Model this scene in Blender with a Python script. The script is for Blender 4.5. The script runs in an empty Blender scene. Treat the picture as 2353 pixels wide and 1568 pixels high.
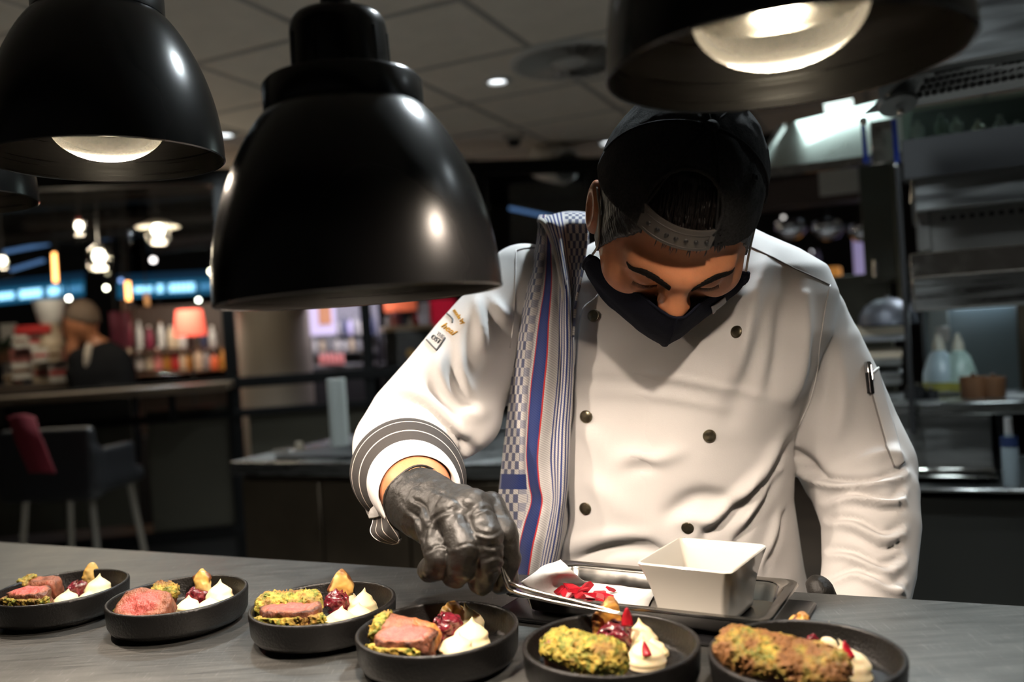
import bpy, bmesh, math, random
import numpy as np
from mathutils import Vector, Matrix
from mathutils.bvhtree import BVHTree

sc = bpy.context.scene
COL = sc.collection
random.seed(7)
RNG = np.random.default_rng(7)

# ------------------------------------------------------------------ camera
FPX, CX, CY = 1985.0, 1176.5, 784.0          # focal length and centre for a 2353 x 1568 frame
EYE = np.array([0.0, 0.0, 1.35])
_p, _r = math.radians(90 - 0.65), -math.radians(3.7)
CAMR = (np.array([[1, 0, 0], [0, math.cos(_p), -math.sin(_p)], [0, math.sin(_p), math.cos(_p)]])
        @ np.array([[math.cos(_r), -math.sin(_r), 0], [math.sin(_r), math.cos(_r), 0], [0, 0, 1]]))
cam_data = bpy.data.cameras.new('camera')
cam = bpy.data.objects.new('camera', cam_data)
COL.objects.link(cam)
_m = Matrix.Identity(4)
for i in range(3):
    for j in range(3):
        _m[i][j] = CAMR[i][j]
    _m[i][3] = EYE[i]
cam.matrix_world = _m
cam_data.sensor_width = 36.0
cam_data.lens = FPX / 2353.0 * 36.0
cam_data.clip_start = 0.02
cam_data.dof.use_dof = True
cam_data.dof.focus_distance = 0.94
cam_data.dof.aperture_fstop = 3.0
sc.camera = cam

# ------------------------------------------------------------------ world and exposure
world = bpy.data.worlds.new('world')
sc.world = world
world.use_nodes = True
world.node_tree.nodes['Background'].inputs[0].default_value = (0.36, 0.34, 0.31, 1)
world.node_tree.nodes['Background'].inputs[1].default_value = 0.05
sc.view_settings.view_transform = 'Standard'
sc.view_settings.look = 'None'
sc.view_settings.gamma = 1.0
sc.view_settings.use_curve_mapping = False
sc.view_settings.exposure = 0.12
sc.cycles.max_bounces = 6
sc.cycles.diffuse_bounces = 3
sc.cycles.glossy_bounces = 3
sc.cycles.transmission_bounces = 4
sc.cycles.transparent_max_bounces = 8
sc.cycles.caustics_reflective = False
sc.cycles.caustics_refractive = False
sc.cycles.sample_clamp_indirect = 4.0
sc.cycles.use_light_tree = False


def P(x, y, d):
    """The place seen at photo pixel x, y, at depth d metres."""
    return EYE + CAMR @ np.array([(x - CX) / FPX * d, -(y - CY) / FPX * d, -d])


def onz(x, y, z):
    v = CAMR @ np.array([(x - CX) / FPX, -(y - CY) / FPX, -1.0])
    return EYE + v * ((z - EYE[2]) / v[2])


def proj(V):
    c = (np.asarray(V) - EYE) @ CAMR
    return np.stack([CX - FPX * c[..., 0] / c[..., 2], CY + FPX * c[..., 1] / c[..., 2], -c[..., 2]], -1)


# room axes: the pass counter runs along EA, EB points away from the camera
_a = math.radians(-24.3)
EA = np.array([math.cos(_a), math.sin(_a), 0.0])
EB = np.array([-math.sin(_a), math.cos(_a), 0.0])
EZ = np.array([0.0, 0.0, 1.0])


def W(a, b, z):
    return EA * a + EB * b + EZ * z


def room(p):
    p = np.asarray(p)
    return np.array([p @ EA, p @ EB, p[2]])


def onb(x, y, b):
    """Photo pixel to the vertical room plane at distance b."""
    v = CAMR @ np.array([(x - CX) / FPX, -(y - CY) / FPX, -1.0])
    return EYE + v * ((b - EYE @ EB) / (v @ EB))


# ------------------------------------------------------------------ objects
WLOC = {}


def new_obj(name, data, parent=None, loc=(0, 0, 0)):
    o = bpy.data.objects.new(name, data)
    COL.objects.link(o)
    if parent is not None:
        o.parent = parent
        WLOC[o.name] = WLOC[parent.name]
    else:
        o.location = loc
        WLOC[o.name] = np.array(loc, float)
    return o


def make_mesh(name, vf, mat=None, smooth=True, uv=None, col=None, sharp=40, origin=(0, 0, 0)):
    V, F = vf
    V = np.asarray(V, float).reshape(-1, 3) - np.asarray(origin)
    me = bpy.data.meshes.new(name)
    me.from_pydata(V.tolist(), [], [list(map(int, f)) for f in F])
    me.update()
    if smooth:
        me.polygons.foreach_set('use_smooth', np.ones(len(me.polygons), bool))
        if sharp:
            me.set_sharp_from_angle(angle=math.radians(sharp))
    if uv is not None:
        lay = me.uv_layers.new(name='UVMap')
        li = np.zeros(len(me.loops), np.int32)
        me.loops.foreach_get('vertex_index', li)
        lay.data.foreach_set('uv', np.asarray(uv, np.float32)[li].ravel())
    if col is not None:
        at = me.color_attributes.new('Col', 'FLOAT_COLOR', 'POINT')
        c = np.ones((len(V), 4), np.float32)
        c[:, :3] = col
        at.data.foreach_set('color', c.ravel())
    if mat is not None:
        me.materials.append(mat)
    return me


def tag(o, label=None, cat=None, group=None, kind=None):
    if label: o['label'] = label
    if cat: o['category'] = cat
    if group: o['group'] = group
    if kind: o['kind'] = kind
    return o


def thing(name, label, cat, loc, group=None):
    return tag(new_obj(name, None, None, tuple(map(float, loc))), label, cat, group)


def part(name, vf, mat, parent, label=None, **kw):
    o = new_obj(name, None, parent) if vf is None else new_obj(
        name, make_mesh(name, vf, mat, origin=WLOC[parent.name], **kw), parent)
    if label: o['label'] = label
    return o


def solo(name, vf, mat, label, cat, group=None, kind=None, **kw):
    V = np.asarray(vf[0], float).reshape(-1, 3)
    lo, hi = V.min(0), V.max(0)
    loc = np.array([(lo[0] + hi[0]) / 2, (lo[1] + hi[1]) / 2, lo[2]])
    o = new_obj(name, make_mesh(name, vf, mat, origin=loc, **kw), None, tuple(map(float, loc)))
    return tag(o, label, cat, group, kind)


def struct(name, vf, mat, label, cat, **kw):
    return solo(name, vf, mat, label, cat, kind='structure', **kw)


def dup(root, loc, label=None, group=None):
    r = root.copy()
    COL.objects.link(r)
    r.location = tuple(map(float, loc))
    WLOC[r.name] = np.array(loc, float)
    if label: r['label'] = label
    if group: r['group'] = group
    for ch in list(root.children):
        c = ch.copy(); COL.objects.link(c); c.parent = r
        WLOC[c.name] = WLOC[r.name]
        for g in list(ch.children):
            d = g.copy(); COL.objects.link(d); d.parent = c
            WLOC[d.name] = WLOC[r.name]
    return r


def copies(parent, data, spots, name):
    """Alike pieces sharing one mesh, placed at world spots (x, y, z[, rotation z])."""
    for s in spots:
        o = bpy.data.objects.new(name, data)
        COL.objects.link(o)
        o.parent = parent
        o.location = Vector(np.asarray(s[:3]) - WLOC[parent.name])
        if len(s) > 3:
            o.rotation_euler.z = s[3]


# ------------------------------------------------------------------ shapes
def unit(v):
    v = np.asarray(v, float)
    return v / (np.linalg.norm(v) + 1e-12)


def join(*vfs):
    V, F, n = [], [], 0
    for v, f in vfs:
        v = np.asarray(v, float).reshape(-1, 3)
        V.append(v)
        F += [tuple(int(i) + n for i in q) for q in f]
        n += len(v)
    return np.concatenate(V), F


def xf(vf, M=None, t=(0, 0, 0)):
    V = np.asarray(vf[0], float)
    if M is not None:
        V = V @ np.asarray(M).T
    return V + np.asarray(t), vf[1]


def rotz(a):
    return np.array([[math.cos(a), -math.sin(a), 0], [math.sin(a), math.cos(a), 0], [0, 0, 1]])


def frame_to(z, x=None):
    """Matrix whose third column is z."""
    z = unit(z)
    x = np.array([1.0, 0, 0]) if x is None else np.asarray(x, float)
    if abs(unit(x) @ z) > .95:
        x = np.array([0, 1.0, 0])
    x = unit(x - z * (x @ z))
    return np.stack([x, np.cross(z, x), z], 1)


def bm_vf(bm):
    bm.verts.index_update()
    V = np.array([v.co[:] for v in bm.verts])
    F = [tuple(v.index for v in f.verts) for f in bm.faces]
    bm.free()
    return V, F


def box(size, bevel=0.0, seg=1):
    bm = bmesh.new()
    bmesh.ops.create_cube(bm, size=1.0)
    bmesh.ops.scale(bm, vec=size, verts=bm.verts)
    if bevel > 0:
        bmesh.ops.bevel(bm, geom=list(bm.edges), offset=bevel, segments=seg, affect='EDGES', profile=0.5)
    return bm_vf(bm)


ROOMM = np.stack([EA, EB, EZ], 1)


def rbox(a0, a1, b0, b1, z0, z1, bevel=0.0, seg=1):
    """A box set square in the room: a along the pass, b away from the camera."""
    return xf(box((a1 - a0, b1 - b0, z1 - z0), bevel, seg), ROOMM, W((a0 + a1) / 2, (b0 + b1) / 2, (z0 + z1) / 2))


def bar(p, q, w, h=None, bevel=0.0, up=(0, 0, 1)):
    """A straight square bar from p to q."""
    p, q = np.asarray(p, float), np.asarray(q, float)
    d = unit(q - p)
    s = np.cross(d, up)
    if np.linalg.norm(s) < 1e-3:
        s = np.cross(d, (1, 0, 0))
    s = unit(s)
    u = np.cross(s, d)
    return xf(box((np.linalg.norm(q - p), w, h or w), bevel), np.stack([d, s, u], 1), (p + q) / 2)


def lathe(prof, seg=48, closed=False, caps=True):
    prof = np.asarray(prof, float)
    n = len(prof)
    an = np.linspace(0, 2 * math.pi, seg, endpoint=False)
    V = np.stack([np.outer(prof[:, 0], np.cos(an)), np.outer(prof[:, 0], np.sin(an)),
                  np.repeat(prof[:, 1][:, None], seg, 1)], -1).reshape(-1, 3)
    F = []
    for i in range(n if closed else n - 1):
        a, b = i * seg, ((i + 1) % n) * seg
        for j in range(seg):
            k = (j + 1) % seg
            F.append((a + j, a + k, b + k, b + j))
    if caps and not closed:
        if prof[0, 0] > 1e-6: F.append(tuple(range(seg))[::-1])
        if prof[-1, 0] > 1e-6: F.append(tuple((n - 1) * seg + j for j in range(seg)))
    return V, F


def spline(pts, n):
    """Catmull-Rom through pts, n samples."""
    p = np.asarray(pts, float)
    q = np.concatenate([[2 * p[0] - p[1]], p, [2 * p[-1] - p[-2]]])
    t = np.linspace(0, len(p) - 1, n)
    i = np.minimum(t.astype(int), len(p) - 2)
    f = (t - i)[:, None]
    a, b, c, d = q[i], q[i + 1], q[i + 2], q[i + 3]
    return .5 * (2 * b + (c - a) * f + (2 * a - 5 * b + 4 * c - d) * f ** 2 + (3 * b - a - 3 * c + d) * f ** 3)


def tube(pts, rad, seg=12, n=None, caps=True, flat=1.0):
    pts = np.asarray(pts, float)
    rad = np.broadcast_to(np.asarray(rad, float), (len(pts),)) if np.ndim(rad) else np.full(len(pts), float(rad))
    if n:
        both = spline(np.concatenate([pts, rad[:, None]], 1), n)
        pts, rad = both[:, :3], both[:, 3]
    T = np.gradient(pts, axis=0)
    T /= np.linalg.norm(T, axis=1)[:, None] + 1e-12
    up = np.array([0, 0, 1.0]) if abs(T[0, 2]) < .9 else np.array([1.0, 0, 0])
    V = []
    x = unit(np.cross(T[0], up))
    an = np.linspace(0, 2 * math.pi, seg, endpoint=False)
    for p, t, r in zip(pts, T, rad):
        x = unit(x - t * (x @ t))
        y = np.cross(t, x)
        V.append(p + r * (np.outer(np.cos(an), x) + flat * np.outer(np.sin(an), y)))
    V = np.concatenate(V)
    m = len(pts)
    F = [(i * seg + j, i * seg + (j + 1) % seg, (i + 1) * seg + (j + 1) % seg, (i + 1) * seg + j)
         for i in range(m - 1) for j in range(seg)]
    if caps:
        F.append(tuple(range(seg))[::-1])
        F.append(tuple((m - 1) * seg + j for j in range(seg)))
    return V, F


def grid_faces(nr, nc, wrap=False):
    F = []
    for i in range(nr - 1):
        for j in range(nc if wrap else nc - 1):
            k = (j + 1) % nc
            F.append((i * nc + j, i * nc + k, (i + 1) * nc + k, (i + 1) * nc + j))
    return F


def surf(ctrl, nr, nc):
    """Smooth sheet through a grid of control points (rows x columns x k)."""
    c = np.asarray(ctrl, float)
    r = np.stack([spline(c[:, j], nr) for j in range(c.shape[1])], 1)
    return np.stack([spline(r[i], nc) for i in range(nr)], 0)


def thick(G, th):
    """Closed sheet of thickness th from a grid of points; returns vf and the copy index of each vertex."""
    nr, nc = G.shape[:2]
    du, dv = np.gradient(G, axis=1), np.gradient(G, axis=0)
    N = np.cross(du, dv)
    N /= np.linalg.norm(N, axis=-1, keepdims=True) + 1e-12
    A, B = (G + N * th / 2).reshape(-1, 3), (G - N * th / 2).reshape(-1, 3)
    n = nr * nc
    F = grid_faces(nr, nc)
    F = F + [tuple(i + n for i in f[::-1]) for f in F]
    rim = [(0, j) for j in range(nc)] + [(i, nc - 1) for i in range(1, nr)] + \
          [(nr - 1, j) for j in range(nc - 2, -1, -1)] + [(i, 0) for i in range(nr - 2, 0, -1)]
    ids = [i * nc + j for i, j in rim]
    for k in range(len(ids)):
        a, b = ids[k], ids[(k + 1) % len(ids)]
        F.append((b, a, a + n, b + n))
    return np.concatenate([A, B]), F


# ------------------------------------------------------------------ implicit surfaces
def seg_d(p, a, b, ra, rb):
    a, b = np.asarray(a, float), np.asarray(b, float)
    ba = b - a
    pa = [p[i] - a[i] for i in range(3)]
    t = np.clip((pa[0] * ba[0] + pa[1] * ba[1] + pa[2] * ba[2]) / (ba @ ba), 0, 1)
    return np.sqrt(sum((pa[i] - t * ba[i]) ** 2 for i in range(3))) - (ra + t * (rb - ra))


def chain_d(p, pts, rad):
    d = None
    for i in range(len(pts) - 1):
        e = seg_d(p, pts[i], pts[i + 1], rad[i], rad[i + 1])
        d = e if d is None else np.minimum(d, e)
    return d


def ell_d(p, c, r, M=None):
    q = [p[i] - c[i] for i in range(3)]
    if M is not None:
        q = [sum(M[j][i] * q[j] for j in range(3)) for i in range(3)]
    k0 = np.sqrt(sum((q[i] / r[i]) ** 2 for i in range(3)))
    k1 = np.sqrt(sum((q[i] / r[i] ** 2) ** 2 for i in range(3))) + 1e-9
    return k0 * (k0 - 1) / k1


def rbox_d(p, c, h, r, M=None):
    q = [p[i] - c[i] for i in range(3)]
    if M is not None:
        q = [sum(M[j][i] * q[j] for j in range(3)) for i in range(3)]
    q = [abs(q[i]) - (h[i] - r) for i in range(3)]
    return np.sqrt(sum(np.maximum(a, 0) ** 2 for a in q)) + np.minimum(np.maximum(np.maximum(q[0], q[1]), q[2]), 0) - r


def smin(a, b, k):
    h = np.maximum(k - np.abs(a - b), 0) / k
    return np.minimum(a, b) - h * h * k * .25


def smax(a, b, k):
    return -smin(-a, -b, k)


def _hash(ix, iy, iz, s):
    h = (ix * 374761393 + iy * 668265263 + iz * 2147483647 + s * 974634541) & 0xFFFFFFFF
    h = ((h ^ (h >> 13)) * 1274126177) & 0xFFFFFFFF
    return ((h ^ (h >> 16)) & 0xFFFF) / 32767.5 - 1.0


def noise(p, scale, seed=0):
    """Smooth value noise in -1..1."""
    q = [np.asarray(p[i], float) * scale for i in range(3)]
    fl = [np.floor(a).astype(np.int64) for a in q]
    f = [a - b for a, b in zip(q, fl)]
    f = [a * a * (3 - 2 * a) for a in f]
    out = 0
    for dx in (0, 1):
        for dy in (0, 1):
            for dz in (0, 1):
                w = (f[0] if dx else 1 - f[0]) * (f[1] if dy else 1 - f[1]) * (f[2] if dz else 1 - f[2])
                out = out + w * _hash(fl[0] + dx, fl[1] + dy, fl[2] + dz, seed)
    return out


def fbm(p, scale, seed=0, octv=3):
    return sum(noise(p, scale * 2 ** i, seed + i) * .5 ** i for i in range(octv))


def relax(V, F, it, lam=.5):
    if it <= 0:
        return V
    e = np.array([(f[i], f[(i + 1) % len(f)]) for f in F for i in range(len(f))], np.int64) if not isinstance(F, np.ndarray) \
        else np.concatenate([F[:, [i, (i + 1) % F.shape[1]]] for i in range(F.shape[1])])
    e = np.concatenate([e, e[:, ::-1]])
    cnt = np.bincount(e[:, 0], minlength=len(V)).astype(float)
    cnt[cnt == 0] = 1
    for _ in range(it):
        for l in (lam, -lam * 1.04):
            m = np.stack([np.bincount(e[:, 0], V[e[:, 1], k], len(V)) for k in range(3)], 1) / cnt[:, None]
            V = V + l * (m - V)
    return V


def normals(V, F):
    F = np.asarray(F)
    N = np.cross(V[F[:, 2]] - V[F[:, 0]], V[F[:, 3]] - V[F[:, 1]]) if F.shape[1] == 4 else \
        np.cross(V[F[:, 1]] - V[F[:, 0]], V[F[:, 2]] - V[F[:, 0]])
    out = np.zeros_like(V)
    for k in range(F.shape[1]):
        for c in range(3):
            out[:, c] += np.bincount(F[:, k], N[:, c], len(V))
    return out / (np.linalg.norm(out, axis=1, keepdims=True) + 1e-12)


def sdf_mesh(f, lo, hi, vox, smooth=3):
    """Naive surface nets over f(p) < 0, evaluated only near the surface."""
    lo, hi = np.asarray(lo, float), np.asarray(hi, float)
    n = np.maximum(((hi - lo) / vox).astype(int) + 2, 4)
    B = 12
    nb = (n + B - 1) // B
    n = nb * B
    ax = [lo[i] + vox * np.arange(n[i]) for i in range(3)]
    cen = [lo[i] + vox * (np.arange(nb[i]) * B + B / 2 - .5) for i in range(3)]
    Dc = f(np.meshgrid(*cen, indexing='ij'))
    D = np.repeat(np.repeat(np.repeat(Dc, B, 0), B, 1), B, 2).astype(np.float32)
    near = np.argwhere(np.abs(Dc) < vox * B * 1.35)
    off = np.stack(np.meshgrid(*[np.arange(B)] * 3, indexing='ij'), -1).reshape(-1, 3)
    for s in range(0, len(near), 200):
        ii = (near[s:s + 200, None, :] * B + off[None]).reshape(-1, 3)
        D[ii[:, 0], ii[:, 1], ii[:, 2]] = f([ax[k][ii[:, k]] for k in range(3)])
    D[0], D[-1], D[:, 0], D[:, -1], D[:, :, 0], D[:, :, -1] = [np.maximum(x, vox * .5) for x in
                                                               (D[0], D[-1], D[:, 0], D[:, -1], D[:, :, 0], D[:, :, -1])]
    S = D < 0
    cnt = np.zeros(tuple(n - 1), np.int8)
    for c in range(8):
        x, y, z = c & 1, c >> 1 & 1, c >> 2 & 1
        cnt += S[x:n[0] - 1 + x, y:n[1] - 1 + y, z:n[2] - 1 + z]
    cells = np.argwhere((cnt > 0) & (cnt < 8))
    idx = np.full(tuple(n - 1), -1, np.int64)
    idx[cells[:, 0], cells[:, 1], cells[:, 2]] = np.arange(len(cells))
    acc = np.zeros((len(cells), 3)); w = np.zeros(len(cells))
    cor = np.array([(c & 1, c >> 1 & 1, c >> 2 & 1) for c in range(8)])
    val = [D[cells[:, 0] + c[0], cells[:, 1] + c[1], cells[:, 2] + c[2]] for c in cor]
    for a in range(8):
        for k in range(3):
            if cor[a][k] == 0:
                b = a | (1 << k)
                m = (val[a] < 0) != (val[b] < 0)
                t = val[a] / (val[a] - val[b] + 1e-20)
                t = np.where(m, t, 0)
                acc += np.where(m[:, None], cor[a] + t[:, None] * (cor[b] - cor[a]), 0)
                w += m
    V = lo + vox * (cells + acc / w[:, None])
    Fs = []
    for k in range(3):
        o = np.eye(3, dtype=int)[k]
        u, v = np.eye(3, dtype=int)[(k + 1) % 3], np.eye(3, dtype=int)[(k + 2) % 3]
        A = S[:n[0] - o[0], :n[1] - o[1], :n[2] - o[2]]
        Bq = S[o[0]:, o[1]:, o[2]:]
        e = np.argwhere(A != Bq)
        e = e[((e - u - v) >= 0).all(1) & (e < n - 1).all(1)]
        q = [idx[tuple((e - s).T)] for s in (u * 0, u, u + v, v)]
        q = np.stack(q, 1)
        ins = S[tuple(e.T)]
        q[~ins] = q[~ins][:, ::-1]
        Fs.append(q)
    F = np.concatenate(Fs)
    F = F[(F >= 0).all(1)]
    V = relax(V, F, smooth)
    return V, F


# ------------------------------------------------------------------ materials
def srgb(r, g, b):
    return tuple((c / 12.92 if c <= .04045 else ((c + .055) / 1.055) ** 2.4) for c in (r / 255, g / 255, b / 255))


def rgba(c):
    return (c[0], c[1], c[2], 1.0)


MATS = {}


def mat(name, color=(.5, .5, .5), rough=.5, metal=0.0, noise_amt=0.0, noise_scale=20.0, bump=0.0, bump_scale=60.0,
        emit=None, emit_str=0.0, spec=.5, coat=0.0, trans=0.0, sss=0.0, attr=None, stretch=None, alpha=1.0, aniso=0.0,
        rough_var=0.0, sheen=0.0, detail=4.0, sss_col=None):
    if name in MATS:
        return MATS[name]
    m = bpy.data.materials.new(name)
    m.use_nodes = True
    nt = m.node_tree
    b = nt.nodes['Principled BSDF']
    b.inputs['Base Color'].default_value = rgba(color)
    b.inputs['Roughness'].default_value = rough
    b.inputs['Metallic'].default_value = metal
    b.inputs['Specular IOR Level'].default_value = spec
    b.inputs['Coat Weight'].default_value = coat
    b.inputs['Transmission Weight'].default_value = trans
    b.inputs['Alpha'].default_value = alpha
    b.inputs['Anisotropic'].default_value = aniso
    b.inputs['Sheen Weight'].default_value = sheen
    if sss:
        b.inputs['Subsurface Weight'].default_value = sss
        b.inputs['Subsurface Scale'].default_value = .006
        b.inputs['Subsurface Radius'].default_value = sss_col or (1, .35, .2)
    if emit is not None:
        b.inputs['Emission Color'].default_value = rgba(emit)
        b.inputs['Emission Strength'].default_value = emit_str
    L = nt.links.new
    tc = nt.nodes.new('ShaderNodeTexCoord')
    mp = nt.nodes.new('ShaderNodeMapping')
    L(tc.outputs['Object'], mp.inputs['Vector'])
    if stretch:
        mp.inputs['Scale'].default_value = stretch
    src = None
    if attr:
        a = nt.nodes.new('ShaderNodeAttribute'); a.attribute_name = attr
        src = a.outputs['Color']
        L(src, b.inputs['Base Color'])
    if noise_amt or rough_var:
        n = nt.nodes.new('ShaderNodeTexNoise')
        n.inputs['Scale'].default_value = noise_scale
        n.inputs['Detail'].default_value = detail
        L(mp.outputs[0], n.inputs['Vector'])
        if noise_amt:
            mix = nt.nodes.new('ShaderNodeMix'); mix.data_type = 'RGBA'; mix.blend_type = 'MULTIPLY'
            mix.inputs['Factor'].default_value = 1.0
            mr = nt.nodes.new('ShaderNodeMapRange')
            mr.inputs['From Min'].default_value = .3; mr.inputs['From Max'].default_value = .7
            mr.inputs['To Min'].default_value = 1 - noise_amt; mr.inputs['To Max'].default_value = 1 + noise_amt * .5
            L(n.outputs['Fac'], mr.inputs['Value'])
            if src is not None: L(src, mix.inputs['A'])
            else: mix.inputs['A'].default_value = rgba(color)
            L(mr.outputs[0], mix.inputs['B'])
            L(mix.outputs['Result'], b.inputs['Base Color'])
        if rough_var:
            mr2 = nt.nodes.new('ShaderNodeMapRange')
            mr2.inputs['From Min'].default_value = .3; mr2.inputs['From Max'].default_value = .7
            mr2.inputs['To Min'].default_value = max(rough - rough_var, .02); mr2.inputs['To Max'].default_value = rough + rough_var
            L(n.outputs['Fac'], mr2.inputs['Value'])
            L(mr2.outputs[0], b.inputs['Roughness'])
    if bump:
        n2 = nt.nodes.new('ShaderNodeTexNoise')
        n2.inputs['Scale'].default_value = bump_scale
        n2.inputs['Detail'].default_value = 3
        L(mp.outputs[0], n2.inputs['Vector'])
        bp = nt.nodes.new('ShaderNodeBump')
        bp.inputs['Strength'].default_value = bump
        bp.inputs['Distance'].default_value = .002
        L(n2.outputs['Fac'], bp.inputs['Height'])
        L(bp.outputs[0], b.inputs['Normal'])
    MATS[name] = m
    return m


def glow(name, color, strength):
    if name in MATS: return MATS[name]
    return mat(name, (0.02, 0.02, 0.02), .5, emit=color, emit_str=strength)


def thin_glass(name, gloss=.08, tint=(1, 1, 1), haze=0.0):
    if name in MATS: return MATS[name]
    m = bpy.data.materials.new(name)
    m.use_nodes = True
    nt = m.node_tree
    b = nt.nodes['Principled BSDF']
    b.inputs['Base Color'].default_value = rgba(tint)
    b.inputs['Roughness'].default_value = .05
    b.inputs['Metallic'].default_value = 1.0 if not haze else 0.0
    tr = nt.nodes.new('ShaderNodeBsdfTransparent'); tr.inputs[0].default_value = rgba(tint)
    mx = nt.nodes.new('ShaderNodeMixShader'); mx.inputs[0].default_value = gloss
    nt.links.new(tr.outputs[0], mx.inputs[1]); nt.links.new(b.outputs[0], mx.inputs[2])
    nt.links.new(mx.outputs[0], nt.nodes['Material Output'].inputs['Surface'])
    MATS[name] = m
    return m


def add_light(name, kind, loc, power, color, parent=None, size=.05, look=None, spot=None):
    ld = bpy.data.lights.new(name, kind)
    ld.energy = power
    ld.color = color
    if kind in ('POINT', 'SPOT'): ld.shadow_soft_size = size
    if kind == 'AREA': ld.size = size
    if kind == 'SPOT' and spot:
        ld.spot_size = math.radians(spot[0]); ld.spot_blend = spot[1]
    o = bpy.data.objects.new(name, ld)
    COL.objects.link(o)
    if parent is not None:
        o.parent = parent
        o.location = Vector(np.asarray(loc) - WLOC[parent.name])
    else:
        o.location = tuple(map(float, loc))
    if look is not None:
        o.rotation_euler = Vector(np.asarray(look, float)).to_track_quat('-Z', 'Y').to_euler()
    return o

# ================================================================== THE SETTING
ZC = 1.052                      # top of the pass counter
ZCEIL = 2.49
M_black = mat('black_paint', (.012, .012, .013), .45)
M_dark = mat('dark_metal', (.03, .03, .032), .4, .6)
M_steel = mat('kitchen_steel', (.30, .305, .30), .32, 1.0, noise_amt=.25, noise_scale=6, rough_var=.12, stretch=(1, 1, 14))
M_steel_dull = mat('dull_steel', (.23, .235, .235), .42, 1.0, noise_amt=.3, noise_scale=5, rough_var=.12, stretch=(1, 1, 10))
M_floor = mat('floor_brown', (.05, .032, .02), .5, noise_amt=.3, noise_scale=3)
M_tile = mat('ceiling_tile', (.80, .73, .64), .9, noise_amt=.06, noise_scale=9, bump=.3, bump_scale=140)
M_grid = mat('ceiling_grid', (.42, .40, .37), .6)
M_darkceil = mat('open_ceiling', (.02, .02, .021), .8, noise_amt=.3, noise_scale=2)
M_wallfar = mat('far_wall', (.035, .03, .027), .7, noise_amt=.4, noise_scale=1.5)

struct('floor', rbox(-16, 8, -3, 16, -.06, -.012), M_floor, 'dark brown floor of the restaurant below the bar and counters', 'floor')
struct('floor', rbox(-3.6, 3.2, -1.5, 4.0, -.012, 0), mat('bounce_floor', (.50, .47, .43), .45, noise_amt=.15, noise_scale=4), 'pale grey kitchen floor behind the pass', 'floor')  # unseen pale slab, added to bounce light up to the ceiling

# suspended ceiling: bars and single tiles
TS = .60
A0, B0 = -1.607 - TS * .5, 3.55 - TS * .5
ceil = struct('ceiling', rbox(-4.25, 3.2, -.2, 5.62, ZCEIL + .03, ZCEIL + .06), M_grid,
              'suspended ceiling of square grey tiles above the kitchen', 'ceiling')
tiles = make_mesh('ceiling_tile', xf(box((TS - .03, TS - .03, .014), .003), ROOMM), M_tile)
spots = []
na0, na1, nb0, nb1 = -4, 8, -6, 4
VENT_AB, DL = (-1.227, 3.508), [(-1.607, 3.582), (-1.609, 5.194), (.55, 3.58), (.55, 5.2), (-3.2, 3.58), (-.22, 1.52), (.62, 1.82), (-1.65, 1.82)]
for i in range(na0, na1):
    for j in range(nb0, nb1):
        a, b = A0 + TS * (i + .5), B0 + TS * (j + .5)
        spots.append(tuple(W(a, b, ZCEIL + .006)))
copies(ceil, tiles, spots, 'ceiling_tile')
bars = []
for i in range(na0, na1 + 1):
    a = A0 + TS * i
    bars.append(rbox(a - .012, a + .012, B0 + TS * nb0, B0 + TS * nb1, ZCEIL - .002, ZCEIL + .03))
for v in bars: part('ceiling_bar', v, M_grid, ceil)
for j in range(nb0, nb1 + 1):
    b = B0 + TS * j
    part('ceiling_bar', rbox(A0 + TS * na0, A0 + TS * na1, b - .012, b + .012, ZCEIL - .0025, ZCEIL + .0295), M_grid, ceil)

struct('ceiling', rbox(-16, 8, -3, 16, 3.5, 3.55), M_darkceil, 'high black open ceiling over the far restaurant', 'ceiling')
struct('wall_back', rbox(-16, 8, 13.5, 13.7, 0, 3.5), M_wallfar, 'dark back wall far behind the restaurant shelves', 'wall')
struct('wall_left', rbox(-16.1, -15.9, -3, 13.6, 0, 3.5), M_wallfar, 'dark side wall at the far left of the restaurant', 'wall')
struct('wall_right', rbox(3.2, 3.35, -3, 13.6, 0, 3.5), mat('kitchen_wall', (.20, .22, .22), .5, noise_amt=.15, noise_scale=2),
       'grey kitchen wall on the right behind the cooking line', 'wall')

# recessed lights: two in view, one inferred above the cook, others added for light
M_trim = mat('white_trim', (.6, .6, .58), .5)
for k, (a, b) in enumerate(DL):
    lab = ['round recessed ceiling light in front of the round air vent', 'round recessed ceiling light half hidden behind the cap of the cook',
           'round recessed ceiling light above the hood, hidden by the right heat lamp',
           'round recessed ceiling light over the cooking line, hidden behind the cap', 'round recessed ceiling light behind the middle heat lamp',
           'round recessed ceiling light above the back of the cook', 'round recessed ceiling light above the range', 'round recessed ceiling light above the side counter'][k]
    t = thing('recessed_ceiling_light', lab, 'ceiling light', W(a, b, ZCEIL), 'recessed ceiling lights')
    c = W(a, b, 0)
    part('trim_ring', xf(lathe([(.040, .002), (.044, -.012), (.062, -.010), (.066, -.002), (.066, .004)], 32, True), None, c + EZ * ZCEIL), M_trim, t)
    part('lens', xf(lathe([(0, -.003), (.03, -.003), (.040, -.002), (.040, .002), (0, .002)], 32), None, c + EZ * ZCEIL),
         glow('downlight_lens', (.92, .97, 1.0), 3.0), t)
    add_light('downlight', 'SPOT', c + EZ * (ZCEIL - .03), 70 if k < 5 else (84 if k == 5 else 34), (.84, .95, 1.0), t, .05, (0, 0, -1), (125, .7))

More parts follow.
